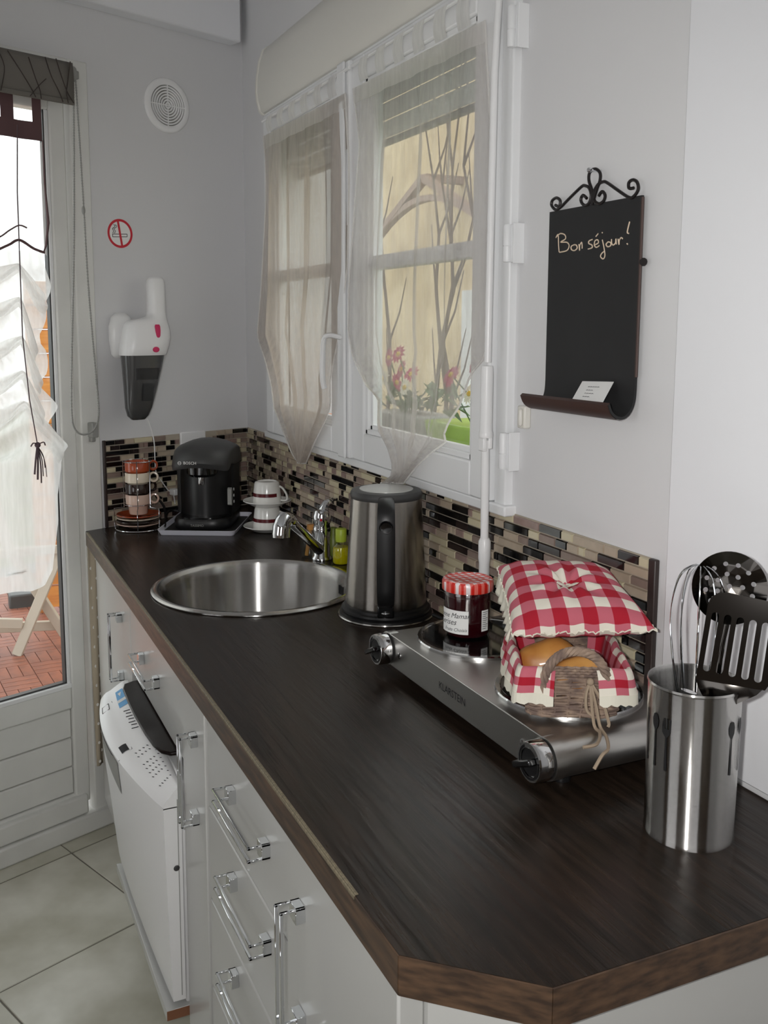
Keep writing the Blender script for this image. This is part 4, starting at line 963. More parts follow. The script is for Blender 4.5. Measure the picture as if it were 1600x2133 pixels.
def roll(name, label, c, r, sc, ang):
    T = Mx.Translation(bp(*c)) @ Mx.Rotation(ang, 4, 'Z'); g = G(T).ball((0, 0, 0), r, 26, 16, sc)
    Ti = T.inverted()
    for i, p in enumerate(g.v):
        q = Ti @ p; k = 1 + .09 * math.sin(q.x * 95) * (1 if q.z > 0 else .2) + .05 * math.sin(q.y * 60 + q.x * 40); g.v[i] = T @ V((q.x, q.y * k, q.z * k))
    o = obj(name, g, 'bread', ang=180); tag(o, label, 'bread')
roll('bread_roll', 'golden bread roll at the front of the basket behind the wicker handle', (.012, .035, .04), .03, (1.35, .95, 1.0), -.55)
roll('bread_roll', 'browned bread roll lying further back in the basket under the cushion', (-.022, .085, .044), .034, (1.35, .9, .95), -.4)
cu = thing('cushion', 'red and white gingham cushion lying over the bread basket as a lid', 'cushion', bp(0, .08, .08))
# cushion: corners measured on the picture's rays, a little lower at the front
C00, C10, C01, C11 = V((-.228, -1.948, 1.068)), V((-.066, -2.045, 1.082)), V((-.150, -1.782, 1.115)), V((-.012, -1.872, 1.117))
upn = (C10 - C00).cross(C01 - C00).normalized()
def cush(side):
    def f(u, v):
        p = C00.lerp(C10, u).lerp(C01.lerp(C11, u), v)
        e = (max(0, 1 - (2 * u - 1) ** 4) * max(0, 1 - (2 * v - 1) ** 4)) ** .55
        rr_ = math.hypot((u - .5) * 1.05, v - .5); dimp = math.exp(-(rr_ / .09) ** 2)
        h = (.034 if side > 0 else -.02) * e - (.016 * dimp if side > 0 else 0)
        h += .0035 * math.sin(9 * math.atan2(v - .5, u - .5)) * math.exp(-((rr_ - .17) / .13) ** 2) * (1 if side > 0 else 0)
        pin = .012 * ((2 * u - 1) ** 2) * (1 if v < .02 or v > .98 else 0)
        w_ = .0018 * math.sin(u * 40 + v * 7) * (1 - e)
        mid = (C00 + C11) * .5; q = 1 - .055 * (1 - abs(2 * u - 1)) * (abs(2 * v - 1) ** 6) - .055 * (1 - abs(2 * v - 1)) * (abs(2 * u - 1) ** 6)
        p = mid + (p - mid) * q
        return p + upn * (h + w_)
    g = G().grid(f, 64, 64); s = 4.7
    g.uv = {i: (uv[0] * s + .08, uv[1] * s + .42) for i, uv in g.uv.items()}
    return g, f
gt_, ft = cush(1); gb_, fb = cush(-1)
obj('cover_top', gt_, 'red_gingham', cu, ang=180); obj('cover_bottom', gb_, 'red_gingham', cu, ang=180)
g = G()
for e in (lambda t: (t, 0), lambda t: (1, t), lambda t: (1 - t, 1), lambda t: (0, 1 - t)):
    pts = []
    for i in range(60):
        u, v = e(i / 59); pts.append(ft(u, v) + upn * (.0016 * math.sin(i * 2.1)) + V((.001 * math.cos(i * 1.7), .001 * math.sin(i * 2.3), 0)))
    g.tube(pts, .0012, 5)
obj('seam', g, 'lace', cu)
g = G(); ctr = ft(.5, .5)
for dx, dy in ((-.012, .004), (.002, -.003), (.014, -.001)):
    a = (C10 - C00).normalized(); b = (C01 - C00).normalized()
    g.tube([ctr + upn * .003, ctr + a * dx + b * dy + upn * .008, ctr + a * (dx * 2.1) + b * (dy * 2) + upn * .009], [.004, .005, .003], 6, flat=.4)
bt_ = obj('tuft', g, 'red_gingham', cu, label='small gathered tuft in the middle')
obj('frill', G().grid(lambda u, v: V(ft(0, lerp(.1, .92, u))) + upn * (-.002 - .022 * v + .002 * math.sin(u * 50)) - (C10 - C00).normalized() * (.006 * v + .003 * math.sin(u * 44) * v), 40, 4), 'lace', cu, ang=180, solid=.001)

# ================================================================ THINGS AT THE FAR END OF THE WORKTOP
def frame(o, ang):
    """local frame: x right, y away, z up, turned by ang about z"""
    return Mx.Translation(V(o)) @ Mx.Rotation(ang, 4, 'Z')
A0 = math.atan2(-.462, .887)
MT = frame((-.283, -.421, .9), A0)
ty = thing('tray', 'flat white tray with a black mat under the coffee maker', 'tray', MT @ V((0, .14, 0)))
def rrect(hx, y0, y1, r, n=5):
    pts = []
    for cx, cy, a0 in ((hx - r, y0 + r, -PI / 2), (hx - r, y1 - r, 0), (-hx + r, y1 - r, PI / 2), (-hx + r, y0 + r, PI)):
        pts += [(cx + r * math.cos(a0 + k * PI / 2 / n), cy + r * math.sin(a0 + k * PI / 2 / n)) for k in range(n + 1)]
    return pts
def loft(loops, M=None, capa=True, capb=True):
    g = G(M); n = len(loops[0]); vs = [p for l in loops for p in l]
    fs = [(i * n + k, i * n + (k + 1) % n, (i + 1) * n + (k + 1) % n, (i + 1) * n + k) for i in range(len(loops) - 1) for k in range(n)]
    if capa: fs.append(list(range(n))[::-1])
    if capb: fs.append(list(range((len(loops) - 1) * n, len(loops) * n)))
    return g.add(vs, fs)
def rl(hx, y0, y1, r, z): return [(x, y, z) for x, y in rrect(hx, y0, y1, r)]
obj('rim', loft([rl(.104, .012, .268, .012, .0005), rl(.111, 0, .28, .016, .0165), rl(.1095, .0015, .2785, .015, .0165), rl(.103, .0135, .2665, .012, .004)], MT), 'tray_white', ty, ang=40)
obj('mat', loft([rl(.102, .014, .266, .012, .0045), rl(.102, .014, .266, .012, .0062)], MT), 'black_matt', ty)
cm = thing('coffee_maker', 'black capsule coffee maker standing on the white tray', 'coffee maker', MT @ V((0, .16, .0065)))
MC = frame(MT @ V((0, .05, .0068)), A0)
obj('base', loft([rl(.078, .0, .215, .05, 0), rl(.083, -.004, .218, .055, .006), rl(.083, -.004, .218, .055, .024), rl(.079, 0, .215, .052, .031)], MC), 'black_plastic', cm, ang=40)
obj('drip_grid', loft([rl(.066, .008, .10, .045, .031), rl(.066, .008, .10, .045, .034)], MC), 'black_gloss', cm)
def arcfront(w, y0, y1, bul, z, n=10): return [(w * (-1 + 2 * k / n), y0 - bul * math.cos((-1 + 2 * k / n) * PI / 2), z) for k in range(n + 1)] + [(w, y1, z), (-w, y1, z)]
obj('column', loft([arcfront(.073, .085, .21, .05, z) for z in (.03, .06, .12, .172, .178)], MC), 'black_plastic', cm, ang=50)
obj('side_shell', loft([rl(.079, .09, .222, .03, z) for z in (.03, .1, .2)], MC), 'black_matt', cm)
hl = [(-.006, .166), (-.014, .18), (-.012, .205), (.002, .228), (.03, .243), (.08, .25), (.15, .249), (.205, .238), (.226, .21), (.226, .168), (.12, .172), (.05, .182), (.015, .172)]
def hsec(x, k):
    q = 1 - min(1, (x / .08) ** 2); out = []
    for y, z in hl:
        fr = max(0, min(1, (.09 - y) / .09)); low = 1 if z < .19 else 0
        out.append((x, .1 + (y - .1) * k - .018 * q * fr + .02 * (1 - q) * fr, .2 + (z - .2) * k + .016 * q * fr * low - .02 * (1 - q) * (1 - low)))
    return out
obj('head', loft([hsec(-.081, .84), hsec(-.079, .93), hsec(-.07, .985), hsec(-.05, 1.0), hsec(-.025, 1.0), hsec(0, 1.0), hsec(.025, 1.0), hsec(.05, 1.0), hsec(.07, .985), hsec(.079, .93), hsec(.081, .84)], MC), 'dark_grey', cm, ang=40, label='dark grey hinged lid')
obj('brew_head', G(MC).lathe([(0, .15), (.036, .15), (.044, .158), (.045, .18), (0, .18)], (0, .046, 0), 32), 'black_gloss', cm)
obj('nozzle', G(MC).lathe([(0, .128), (.0075, .128), (.0085, .131), (.0085, .152), (0, .152)], (.002, .022, 0), 20), 'polished_steel', cm, label='short chrome nozzle')
obj('control_strip', loft([[(.0705 + .0 * a, .064 + a, z + b) for a, b in ((-.012, -.022), (-.004, -.026), (.004, -.022), (.006, .0), (.004, .022), (-.004, .026), (-.012, .022))] for z in (.088,)] + [[(.082, .064 + a, .088 + b) for a, b in ((-.012, -.022), (-.004, -.026), (.004, -.022), (.006, .0), (.004, .022), (-.004, .026), (-.012, .022))]], MC), 'grey_plastic', cm)
g = G(MC)
for z in (.07, .088, .106): g.tube([(.083, .082 + .004 * math.cos(k * PI / 5), z + .004 * math.sin(k * PI / 5)) for k in range(10)], .0006, 4, closed=True)
obj('icons', g, 'paper', cm, ang=0, kind='stuff')
obj('water_tank', loft([rl(.03, .1, .2, .02, z) for z in (.03, .19)], MC @ Mx.Translation((-.066, .015, 0))), 'smoke_plastic', cm)
obj('lettering', G(MC).text('BOSCH', .0115, lambda x, y: (-.016 + x, -.0335 + abs(x - .016) ** 2 * 3, .1965 + y)), 'paper', cm, ang=0)
obj('emblem', G(MC).tube([(-.045 + .0046 * math.cos(k * PI / 6), -.0315, .1965 + .0046 * math.sin(k * PI / 6)) for k in range(12)], .0006, 4, closed=True).box(-.0485, -.0415, -.0318, -.0312, .196, .197), 'paper', cm, ang=0)
obj('lettering', G(MC).text('TASSIMO', .0095, lambda x, y: (-.006 + x, -.0046, .0145 + y)), 'grey_plastic', cm, ang=0)
cd_ = obj('power_cord', G().tube(spline([MC @ V((-.084, .17, .02)), MC @ V((-.13, .15, .024)), V((-.345, -.312, .91)), V((-.328, -.25, .92)), V((-.322, -.2, .95)), V((-.335, -.155, .975)), V((-.315, -.14, .965))], 8), .0035, 7), 'black_plastic', cm)

RC = V((-.405, -.2475, .9)); rd = V((CAM.x - RC.x, CAM.y - RC.y, 0)).normalized(); rs = V((-rd.y, rd.x, 0))
rk = thing('cup_rack', 'chrome wire rack holding stacked cups and saucers', 'rack', RC)
def rp(an, r, z): return RC + (rd * math.cos(an) + rs * math.sin(an)) * r + V((0, 0, z))
g = G(); g.tube([rp(k * PI / 20, .0655, .003) for k in range(40)], .0019, 6, closed=True); g.tube([rp(k * PI / 16, .04, .0725) for k in range(32)], .0013, 6, closed=True); g.tube([rp(k * PI / 16, .04, .197) for k in range(32)], .0013, 6, closed=True)
for an in (-.05, 1.0, 2.75, -1.5):
    g.tube([rp(an, .04, .2), rp(an, .04, .065), rp(an, .0675, .063), rp(an, .068, .02), rp(an, .0655, .003)], .0014, 6)
for an in (.6, 2.2, -2.2, -.6): g.ball(rp(an, .0655, .0025), .003, 8, 5)
obj('wires', g, 'chrome', rk)
def saucer(name, label, c, R, mat, grp, h=.012):
    o = obj(name, G().lathe([(0, .001), (R * .42, .001), (R * .5, .0), (R * .62, .003), (R, h), (R * .99, h + .0018), (R * .6, .0058), (R * .5, .004), (0, .004)], c, 44), mat, ang=50)
    return tag(o, label, 'saucer', grp)
for k, (nm, mt) in enumerate((('pale pink', 'pink_glaze'), ('dark brown', 'brown_glaze'), ('cream', 'cream_glaze'), ('rust red', 'rust_glaze'))):
    saucer('saucer', nm + ' saucer ' + ('lowest', 'second from the bottom', 'third from the bottom', 'topmost')[k] + ' in the wire rack', tuple(RC + V((0, 0, .006 + k * .0085))), .0625, mt, 'saucers in the wire rack')
def espresso(label, z, mat, han):
    t = thing('espresso_cup', label, 'cup', RC + V((0, 0, z)), 'espresso cups in the wire rack'); c = tuple(RC + V((0, 0, z)))
    obj('bowl', G().lathe([(0, .0012), (.0225, .001), (.025, .0), (.026, .004), (.0285, .026), (.031, .0285), (.0352, .03), (.0358, .056), (.0345, .0575), (.0335, .056), (.0328, .032), (.026, .027), (.0235, .005), (0, .004)], c, 44), mat, t, ang=50)
    T = Mx.Translation(RC + V((0, 0, z + .043))); hx = (rs * math.cos(han) + rd * math.sin(han))
    obj('handle', G().tube([RC + hx * (.0455 - .0115 * math.cos(k * PI / 9)) + V((0, 0, z + .043 + .0125 * math.sin(k * PI / 9))) for k in range(18)], .0034, 8, closed=True), mat, t)
    if mat != 'cream_glaze': obj('glaze_inside', G().lathe([(.0336, .0555), (.0327, .033), (.026, .0275)], c, 40), 'cream_glaze', t, ang=60)
for k, (nm, mt, pos, ha) in enumerate((('pale pink', 'pink_glaze', 'lowest', .1), ('dark brown', 'brown_glaze', 'second from the bottom', -.5), ('cream', 'cream_glaze', 'third from the bottom', .15), ('rust red', 'rust_glaze', 'topmost', -.2))):
    espresso(nm + ' espresso cup ' + pos + ' of the stack in the wire rack', .0445 + k * .0315, mt, ha)
# white cups upside down on their saucers
WC = V((-.0765, -.43, .9))
def white_pair(z, where):
    saucer('saucer', 'white saucer ' + where + ' beside the coffee maker', tuple(WC + V((0, 0, z))), .0685, 'white_china', 'white saucers beside the coffee maker', .0165)
    c = tuple(WC + V((0, 0, z + .0062)))
    t = thing('cup', 'white cup with burgundy band upside down, ' + ('upper' if z > .01 else 'lower') + ' of the two beside the coffee maker', 'cup', c, 'white cups beside the coffee maker')
    obj('body', G().lathe([(.0385, .001), (.0412, 0), (.0415, .003), (.0398, .025), (.036, .058), (.0335, .064), (.028, .066), (.0265, .0635), (0, .0635)], c, 48), 'white_china', t, ang=50)
    obj('band', G().lathe([(.04035, .0245), (.0397, .0345)], c, 40, math.atan2(rd.y, rd.x) - 2.2, math.atan2(rd.y, rd.x) + .62), 'burgundy', t, label='burgundy stripe')
    hd_ = (rs * .93 + rd * .37); C_ = V(c)
    obj('handle', G().tube(spline([C_ + hd_ * .036 + V((0, 0, .052)), C_ + hd_ * .047 + V((0, 0, .045)), C_ + hd_ * .058 + V((0, 0, .026)), C_ + hd_ * .056 + V((0, 0, .012)), C_ + hd_ * .039 + V((0, 0, .012))], 5), .0042, 9, flat=.75), 'white_china', t)
white_pair(0, 'under the lower stacked cup'); white_pair(.0725, 'between the two stacked cups')

# ================================================================ ON THE FAR WALL
vt = thing('air_vent', 'round white air vent grille high on the far wall', 'vent', fw(.281, .005, 2.119))
TV = MW @ Mx.Translation((.281, 0, 2.119)) @ Mx.Rotation(-PI / 2, 4, 'X')
obj('rim', G(TV).lathe([(.0775, .0005), (.0765, .004), (.072, .0065), (.06, .0075), (.0575, .006), (.0575, .001)], (0, 0, 0), 64), 'white_plastic', vt, ang=50)
obj('backing', G(TV).lathe([(0, .001), (.058, .001)], (0, 0, 0), 40), 'grey_plastic', vt)
for k in range(7):
    r = .0545 - k * .0075; obj('ring', G(TV).lathe([(r, .0012), (r, .0065), (r - .0042, .0055), (r - .0042, .0012)], (0, 0, 0), 48), 'white_plastic', vt)
obj('cross_bar', G(TV).box(-.058, .058, -.0015, .0015, .001, .0068).box(-.0015, .0015, -.058, .058, .001, .0068), 'white_plastic', vt)
ns = thing('no_smoking_sign', 'round red no smoking sticker on the far wall', 'sign', fw(.45, .001, 1.7415))
TS = MW @ Mx.Translation((.45, 0, 1.7415)) @ Mx.Rotation(-PI / 2, 4, 'X')
def sg_(a, z, h): return fw(a, h, z)
obj('disc', G(TS).lathe([(0, .0009), (.0405, .0009), (.041, .0004)], (0, 0, 0), 48), 'paper', ns)
obj('ring', G(TS).lathe([(.0405, .0012), (.0335, .0012)], (0, 0, 0), 56), 'sign_red', ns, ang=0)
obj('slash', G().bar(fw(.4565, .0014, 1.7775), fw(.4445, .0014, 1.7055), .0062, .0006, MW.to_3x3() @ V((0, 1, 0))), 'sign_red', ns, ang=0)
g = G(); CG = [(.4745, 1.7385), (.4275, 1.7415), (.4275, 1.7335), (.4745, 1.7305)]
for p, q in zip(CG, CG[1:] + CG[:1]): g.bar(fw(p[0], .0012, p[1]), fw(q[0], .0012, q[1]), .0016, .0003, MW.to_3x3() @ V((0, 1, 0)))
for off in (0, .0055): g.tube(spline([fw(a - off, .0013, z) for a, z in ((.474, 1.741), (.4705, 1.747), (.4745, 1.753), (.469, 1.757), (.4655, 1.762), (.471, 1.765))], 4), .0008, 4)
obj('cigarette', g, 'ink', ns, ang=0)
# cordless hand vacuum in its charger
hv = thing('hand_vacuum', 'white and grey cordless hand vacuum hanging on its wall charger', 'vacuum cleaner', fw(.43, .06, 1.21))
def vsec(z, a0, a1, o0, o1, n=20): 
    ca, ha, c_o, ho = (a0 + a1) / 2, abs(a1 - a0) / 2, (o0 + o1) / 2, (o1 - o0) / 2; out = []
    for k in range(n):
        t = 2 * PI * k / n; c_, s_ = math.cos(t), math.sin(t); e = .75
        out.append((ca + ha * math.copysign(abs(c_) ** e, c_), c_o + ho * math.copysign(abs(s_) ** e, s_), z))
    return out
VS = [(1.6194, .4, .366, .06, .085), (1.612, .4075, .3605, .052, .09), (1.597, .4095, .3585, .05, .093), (1.56, .4095, .3585, .05, .094), (1.522, .4095, .36, .048, .096), (1.508, .414, .3585, .047, .098), (1.5015, .436, .3565, .046, .1), (1.497, .468, .355, .044, .102), (1.491, .481, .353, .041, .104), (1.482, .4875, .351, .038, .107), (1.468, .4915, .3485, .034, .112), (1.447, .496, .3482, .03, .116), (1.426, .4995, .3535, .03, .116), (1.402, .5025, .3625, .032, .114), (1.398, .502, .365, .034, .112)]
obj('body', loft([vsec(*s) for s in VS], MW), 'white_plastic', hv, ang=60)
obj('dust_bowl', loft([vsec(*s) for s in ((1.3985, .4985, .368, .036, .11), (1.36, .4965, .378, .04, .107), (1.3175, .4945, .3895, .044, .103), (1.2493, .492, .4105, .05, .096), (1.226, .4865, .422, .055, .09), (1.215, .475, .434, .062, .084))], MW), 'smoke_plastic', hv, ang=60, label='smoked grey dust bowl')
obj('filter', loft([vsec(*s) for s in ((1.362, .4785, .396, .09, .1085), (1.33, .4775, .401, .09, .1062))], MW), 'smoke_dark', hv)
obj('warning_print', G().add([fw(*p) for p in ((.455, .1068, 1.318), (.42, .1068, 1.318), (.424, .1035, 1.27), (.456, .1035, 1.27))], [(0, 1, 2, 3)]), 'smoke_dark', hv)
g = loft([[(.407 + .0075 * math.cos(k * PI / 6) * (1.0), o, 1.4665 + (.0185 if math.sin(k * PI / 6) > 0 else -.0185) * min(1, abs(math.sin(k * PI / 6)) * 1.4) - .0 + (.407 - .4) * 0) for k in range(12)] for o in (.100, .1165)], MW)
obj('slider', g, 'pink', hv, bevel=.0015, label='pink slider switch')
obj('release_button', loft([[(.4165 + .0105 * math.cos(k * PI / 6), o, 1.4145 + .008 * math.sin(k * PI / 6)) for k in range(12)] for o in (.104, .1185)], MW), 'pink', hv, bevel=.0015, label='pink release button')
obj('charger', loft([vsec(z, ca - h_, ca + h_, 0, d_) for z, ca, h_, d_ in ((1.388, .47, .015, .02), (1.4, .47, .028, .03), (1.44, .469, .0355, .036), (1.48, .469, .0355, .036), (1.505, .466, .03, .03), (1.517, .463, .015, .02))], MW), 'white_plastic', hv, ang=60)
vc = obj('charger_cord', G(MW).tube(spline([(a, .012, z) for a, z in ((.42, 1.235), (.3933, 1.2154), (.378, 1.192), (.3645, 1.1387), (.363, 1.0809), (.36, 1.0444), (.3446, 1.0207), (.3217, .9885), (.302, .972), (.2957, .94))], 6), .0018, 6), 'white_plastic', hv)
pg = obj('charger_plug', G(MW).box(.292, .314, .009, .036, .97, .99), 'white_plastic', hv, bevel=.003)

# ================================================================ CHALKBOARD ON THE RIGHT WALL
BX = -.012; NS = V((-1, 0, 0))
cb_ = thing('chalkboard', 'black slate memo board with scrolled iron hanger and rolled bottom ledge', 'chalkboard', (BX, -1.805, 1.36))
bl, br = -1.6945, -1.9155
pr_ = spline([V((x, z, 0)) for x, z in ((-.0105, 1.395), (-.012, 1.376), (-.018, 1.362), (-.028, 1.3545), (-.039, 1.3555), (-.048, 1.3625), (-.053, 1.3735))], 5)
prof = [(-.0105, 1.6625)] + [(p.x, p.y) for p in pr_]
n = len(prof); g = G(); inner = []
for i, p in enumerate(prof):
    a, b = prof[max(i - 1, 0)], prof[min(i + 1, n - 1)]; L_ = math.dist(a, b); inner.append((p[0] - (b[1] - a[1]) / L_ * .004, p[1] + (b[0] - a[0]) / L_ * .004))
ext = [0] * n
vs = []
for side, (P_, E_) in enumerate(((prof, 1), (inner, 1))):
    for yy, sgn in ((bl, 1), (br, -1)): vs += [(x, yy + sgn * 0 + (e * 0), z) for (x, z), e in zip(P_, ext)]
fs = []
for i in range(n - 1): fs += [(i, i + 1, n + i + 1, n + i), (2 * n + i, 3 * n + i, 3 * n + i + 1, 2 * n + i + 1), (i, 2 * n + i, 2 * n + i + 1, i + 1), (n + i, n + i + 1, 3 * n + i + 1, 3 * n + i)]
fs += [(0, n, 3 * n, 2 * n), (n - 1, 3 * n - 1, 4 * n - 1, 2 * n - 1)]
obj('board', g.add(vs, fs), 'slate_board', cb_, ang=50)
obj('ledge', G().grid(lambda u, v: ((lambda p: (p[0] - .0006, lerp(bl + .001, br - .001, u), p[1] - .0006))(poly_at([(p[0] + (q[0] - p[0]) * 1.14, p[1] + (q[1] - p[1]) * 1.14) for p, q in list(zip(prof, inner))[17:]] + [(prof[-1][0], prof[-1][1] + .0016)], v))), 4, 8), 'board_brown', cb_, ang=60, label='brown outer face of the rolled ledge')
obj('edge', G().tube([(-.0095, br - .0012, 1.66), (-.0095, br - .0012, 1.41)], .0022, 6), 'board_brown', cb_)
g = G()
for pts in ([(-1.8055, 1.6616), (-1.8056, 1.6797), (-1.7965, 1.6978), (-1.7977, 1.7093), (-1.8098, 1.7129), (-1.8222, 1.7059), (-1.8229, 1.6943), (-1.815, 1.6806), (-1.8065, 1.6615)],
            [(-1.7925, 1.6723), (-1.7832, 1.6781), (-1.778, 1.6733), (-1.7809, 1.6665), (-1.7901, 1.6622), (-1.7992, 1.6655), (-1.803, 1.6757), (-1.7971, 1.6871), (-1.7861, 1.6919), (-1.7771, 1.6907), (-1.7518, 1.6792), (-1.7238, 1.6658), (-1.7121, 1.6645), (-1.7018, 1.672), (-1.7035, 1.6797), (-1.7152, 1.6822), (-1.7244, 1.6766), (-1.7225, 1.6686), (-1.7118, 1.6713)],
            [(-1.8213, 1.6725), (-1.8289, 1.6779), (-1.836, 1.6718), (-1.833, 1.6638), (-1.8219, 1.6613), (-1.8111, 1.6673), (-1.8098, 1.6791), (-1.818, 1.6887), (-1.8298, 1.6917), (-1.8401, 1.6889), (-1.8657, 1.6748), (-1.8904, 1.6621), (-1.9013, 1.663), (-1.9092, 1.671), (-1.9065, 1.6808), (-1.8969, 1.6855), (-1.8886, 1.6826), (-1.8897, 1.675), (-1.8991, 1.6742)]):
    g.tube(spline([(BX, y, z) for y, z in pts], 5), .0024, 7)
obj('hanger', g, 'wrought_iron', cb_, label='scrolled wrought iron hanger')
obj('nail', G().tube([(-.022, -1.8098, 1.7105), (0, -1.8098, 1.7105)], .0022, 8).ball((-.022, -1.8098, 1.7105), .004, 8, 6), 'chrome', cb_)
obj('peg', G().tube([(-.004, -1.916, 1.5735), (-.012, -1.923, 1.571), (-.013, -1.9275, 1.5705)], [.004, .004, .0058], 10), 'wrought_iron', cb_)
g = G()
for pts in ([(-1.7141, 1.6209), (-1.7198, 1.625), (-1.7218, 1.609), (-1.7238, 1.598)], [(-1.716, 1.6226), (-1.7256, 1.6263), (-1.7374, 1.6235), (-1.7396, 1.6171), (-1.7274, 1.6131), (-1.7437, 1.6114), (-1.7497, 1.6058), (-1.7443, 1.5989), (-1.725, 1.5975)], [(-1.7629, 1.6064), (-1.7555, 1.6043), (-1.7565, 1.5993), (-1.7641, 1.5975), (-1.7706, 1.6006), (-1.7685, 1.6051), (-1.7629, 1.6064)], [(-1.7748, 1.6062), (-1.7771, 1.5966), (-1.7771, 1.6038), (-1.7813, 1.6085), (-1.7829, 1.6045), (-1.7832, 1.599)], [(-1.8081, 1.6108), (-1.8, 1.6092), (-1.7995, 1.6054), (-1.8068, 1.6027), (-1.8077, 1.5988), (-1.7981, 1.5973)], [(-1.8138, 1.6022), (-1.8224, 1.6047), (-1.8205, 1.6091), (-1.8142, 1.6081), (-1.8131, 1.6018), (-1.8182, 1.5984), (-1.8251, 1.6005)], [(-1.816, 1.6144), (-1.8214, 1.6182)], [(-1.8316, 1.6083), (-1.8355, 1.5985), (-1.8389, 1.5855), (-1.8351, 1.5805), (-1.8287, 1.5841), (-1.8312, 1.5886), (-1.8386, 1.5919)], [(-1.8303, 1.6191), (-1.8317, 1.6182)], [(-1.8454, 1.6044), (-1.8408, 1.6012), (-1.8444, 1.5974), (-1.8511, 1.5984), (-1.8515, 1.6025), (-1.8454, 1.6044)], [(-1.8529, 1.6076), (-1.8539, 1.6013), (-1.8577, 1.5989), (-1.8622, 1.6017), (-1.8629, 1.6072), (-1.8643, 1.5992)], [(-1.8678, 1.6068), (-1.8703, 1.5984), (-1.8706, 1.6041), (-1.8743, 1.608), (-1.8783, 1.606)], [(-1.892, 1.6288), (-1.8877, 1.615), (-1.8914, 1.6123)], [(-1.8877, 1.5987), (-1.8897, 1.5973)]):
    g.tube(spline([(-.0107, y, z) for y, z in pts], 5), .00105, 5)
obj('chalk_writing', g, 'chalk', cb_, label='chalk greeting')
cdv = [V((-.0175, -1.8034, 1.3985)), V((-.0175, -1.8777, 1.4015)), V((-.045, -1.8890, 1.3735)), V((-.045, -1.8160, 1.3720))]
card = thing('card', 'small white printed card standing in the chalkboard ledge', 'card', cdv[3])
cn = (cdv[1] - cdv[0]).cross(cdv[3] - cdv[0]).normalized() * .0004
obj('sheet', G().add([p + cn for p in cdv] + [p - cn for p in cdv], [(0, 1, 2, 3), (7, 6, 5, 4), (0, 4, 5, 1), (1, 5, 6, 2), (2, 6, 7, 3), (3, 7, 4, 0)]), 'paper', card, ang=0)
def oncard(u, v): return cdv[0].lerp(cdv[1], u).lerp(cdv[3].lerp(cdv[2], u), v) + V((-.0007, 0, .0004))
g = G()
for k, L in enumerate((.34, .18, .3, .22)):
    v = .3 + k * .17; x = .3 - .0 * k
    while x < .3 + L: g.tube([oncard(x, v), oncard(x + .035, v - .02), oncard(x + .06, v)], .0004, 4); x += .075
obj('small_print', g, 'ink', card, ang=0, kind='stuff')

# ================================================================ UTENSIL POT
PO = V((-.1455, -2.2015, .9)); pd = V((CAM.x - PO.x, CAM.y - PO.y, 0)).normalized(); ps = V((-pd.y, pd.x, 0))
def pp(s, d, z): return PO + ps * s + pd * d + V((0, 0, z))
up_ = thing('utensil_pot', 'tall brushed steel utensil pot with cutlery cut-outs', 'utensil pot', PO)
obj('wall', G().lathe([(0, .002), (.049, .002), (.0502, .0), (.0506, .003), (.0500, .006), (.0515, .178), (.0528, .1805), (.0522, .183), (.0506, .1815), (.0498, .176), (.0486, .006), (0, .006)], tuple(PO), 96), 'steel', up_, ang=40)
def onpot(th, z): r = .0507 + (z - .006) * .0087; a = math.atan2(pd.y, pd.x) + th; return PO + V((r * math.cos(a), r * math.sin(a), z))
def cut(shape, th, z):
    """shape: closed outline (x, y) in metres, laid round the pot"""
    o_ = [onpot(th + x / .0508, z + y) for x, y in shape]; return G().add(o_, [list(range(len(o_)))])
ell = lambda cx, cy, a, b, n=12: [(cx + a * math.cos(2 * PI * k / n), cy + b * math.sin(2 * PI * k / n)) for k in range(n)]
spoon = [(-.0016, -.030), (.0016, -.030), (.0009, .012), (.0042, .018), (.0048, .025), (.0028, .031), (0, .0325), (-.0028, .031), (-.0048, .025), (-.0042, .018), (-.0009, .012)]
fork = [(-.0018, -.030), (.0018, -.030), (.001, .009), (.005, .014), (.0054, .031), (.0036, .031), (.0034, .019), (.0018, .019), (.0017, .031), (-.0001, .031), (-.0001, .019), (-.0017, .019), (-.0019, .031), (-.0036, .031), (-.0036, .019), (-.0054, .031), (-.0052, .014), (-.001, .009)]
knife = [(-.0016, -.030), (.0016, -.030), (.0016, .0), (.003, .02), (.001, .032), (-.0016, .032)]
for th, shp in ((-.57, fork), (-.88, spoon), (-1.22, knife), (.92, spoon), (1.28, spoon), (2.3, fork), (2.6, spoon)):
    obj('cutout', cut(shp, th, .118), 'black_matt', up_, ang=0)  # dark patches on the wall, painted-in shade in place of open holes
def plate(outer, holes, fn):
    bm = bmesh.new(); ed = []
    for l in [outer] + holes:
        vs = [bm.verts.new((x, y, 0)) for x, y in l]; ed += [bm.edges.new((vs[i], vs[(i + 1) % len(vs)])) for i in range(len(vs))]
    bmesh.ops.triangle_fill(bm, edges=ed, use_beauty=True); bm.verts.index_update()
    g = G().add([fn(v.co.x, v.co.y) for v in bm.verts], [[v.index for v in f.verts] for f in bm.faces]); bm.free(); return g
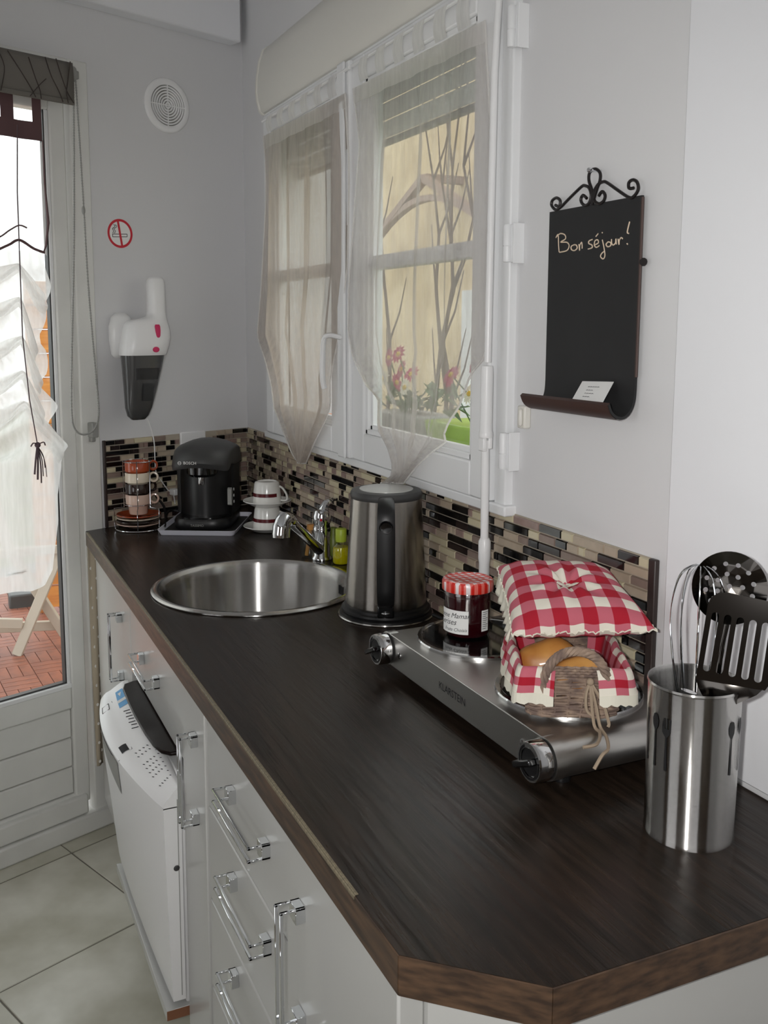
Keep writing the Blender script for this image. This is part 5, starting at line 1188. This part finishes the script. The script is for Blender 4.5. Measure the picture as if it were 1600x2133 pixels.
# slotted turner
tu = thing('slotted_turner', 'steel slotted turner with five slots standing in the utensil pot', 'turner', pp(.03, .0, .01))
out = [(.0, .0), (.072, -.004), (.0765, .004), (.082, .082), (.079, .091), (.07, .0955), (.03, .101), (.02, .1), (.0125, .0945), (.009, .086)]
sl = []
for k in range(5):
    x0, y0, x1, y1, r = .011 + k * .0133, .014 - .0016 * k, .0175 + k * .0130, .074 - .0016 * k, .0038
    dx, dy = x1 - x0, y1 - y0; L = math.hypot(dx, dy); ux, uy = dx / L, dy / L
    a0 = math.atan2(uy, ux)
    sl.append([(x1 + r * math.cos(a0 + t), y1 + r * math.sin(a0 + t)) for t in [-PI / 2 + PI * i / 6 for i in range(7)]] + [(x0 + r * math.cos(a0 + t), y0 + r * math.sin(a0 + t)) for t in [PI / 2 + PI * i / 6 for i in range(7)]])
obj('blade', plate(out, sl, lambda x, y: pp(x + .0005, .026 - y * .1, .1925 + y * .98)), 'utensil_steel', tu, ang=0, solid=.0012)
g = G(); hr = []
for s, w_, d, z in ((.037, .0365, .026, .193), (.034, .030, .029, .183), (.028, .017, .027, .170), (.024, .0085, .02, .155), (.02, .0075, .01, .11), (.012, .008, -.012, .02)):
    hr.append([pp(s - w_, d, z), pp(s - w_ * .5, d - .004, z - .001), pp(s + w_ * .5, d - .004, z - .001), pp(s + w_, d, z), pp(s + w_ * .5, d - .0055, z - .001), pp(s - w_ * .5, d - .0055, z - .001)])
obj('neck', loft(hr), 'utensil_steel', tu, ang=50)
# skimmer
km = thing('skimmer', 'round perforated steel skimmer behind the slotted turner', 'skimmer', pp(.01, -.01, .01))
def circ_(cx, cy, r, n=24): return [(cx + r * math.cos(2 * PI * k / n), cy + r * math.sin(2 * PI * k / n)) for k in range(n)]
hs_ = [circ_(.026 * math.cos(2 * PI * k / 12 + .2), .026 * math.sin(2 * PI * k / 12 + .2), .0028, 10) for k in range(12)] + [circ_(.014 * math.cos(2 * PI * k / 7), .014 * math.sin(2 * PI * k / 7), .0028, 10) for k in range(7)] + [circ_(0, 0, .0028, 10)]
obj('disc', plate(circ_(0, 0, .0405, 48), hs_, lambda x, y: pp(.032 + x, -.022 - y * .18 + (x * x + y * y) * 5, .289 + y * 1.0)), 'utensil_steel', km, ang=0, solid=.0011)
obj('handle', G().tube([pp(.029, -.013, .251), pp(.025, -.008, .225), pp(.018, .0, .15), pp(.004, .012, .02)], [.007, .006, .0075, .0075], 8, flat=.4), 'utensil_steel', km)
# whisk
wk = thing('whisk', 'steel balloon whisk with thin wire loops at the left of the utensil pot', 'whisk', pp(-.01, -.01, .01))
g = G()
for k in range(5):
    a = PI * k / 5 + .3; ca, sa = math.cos(a), math.sin(a)
    pts = []
    for (r, z) in ((.005, .09), (.012, .125), (.024, .175), (.031, .225), (.0315, .262), (.024, .295), (.012, .308), (0, .311)): pts.append((r, z))
    pts = pts + [(-r, z) for r, z in pts[-2::-1]]
    g.tube(spline([pp(.001 + r * ca - .004 * (z - .1), -.022 + r * sa, z) for r, z in pts], 4), .00085, 6)
obj('wires', g, 'chrome', wk)
obj('handle', G().tube([pp(.001, -.022, .1), pp(-.002, -.014, .02)], [.0075, .0085], 10), 'polished_steel', wk)
# a ladle handle and a flat server standing inside
ld = obj('ladle', G().tube([pp(-.006, .02, .175), pp(.0, .012, .11), pp(.012, -.005, .02)], [.011, .011, .01], 10, flat=.3), 'polished_steel'); tag(ld, 'flat steel handle leaning inside the front of the utensil pot', 'utensil')
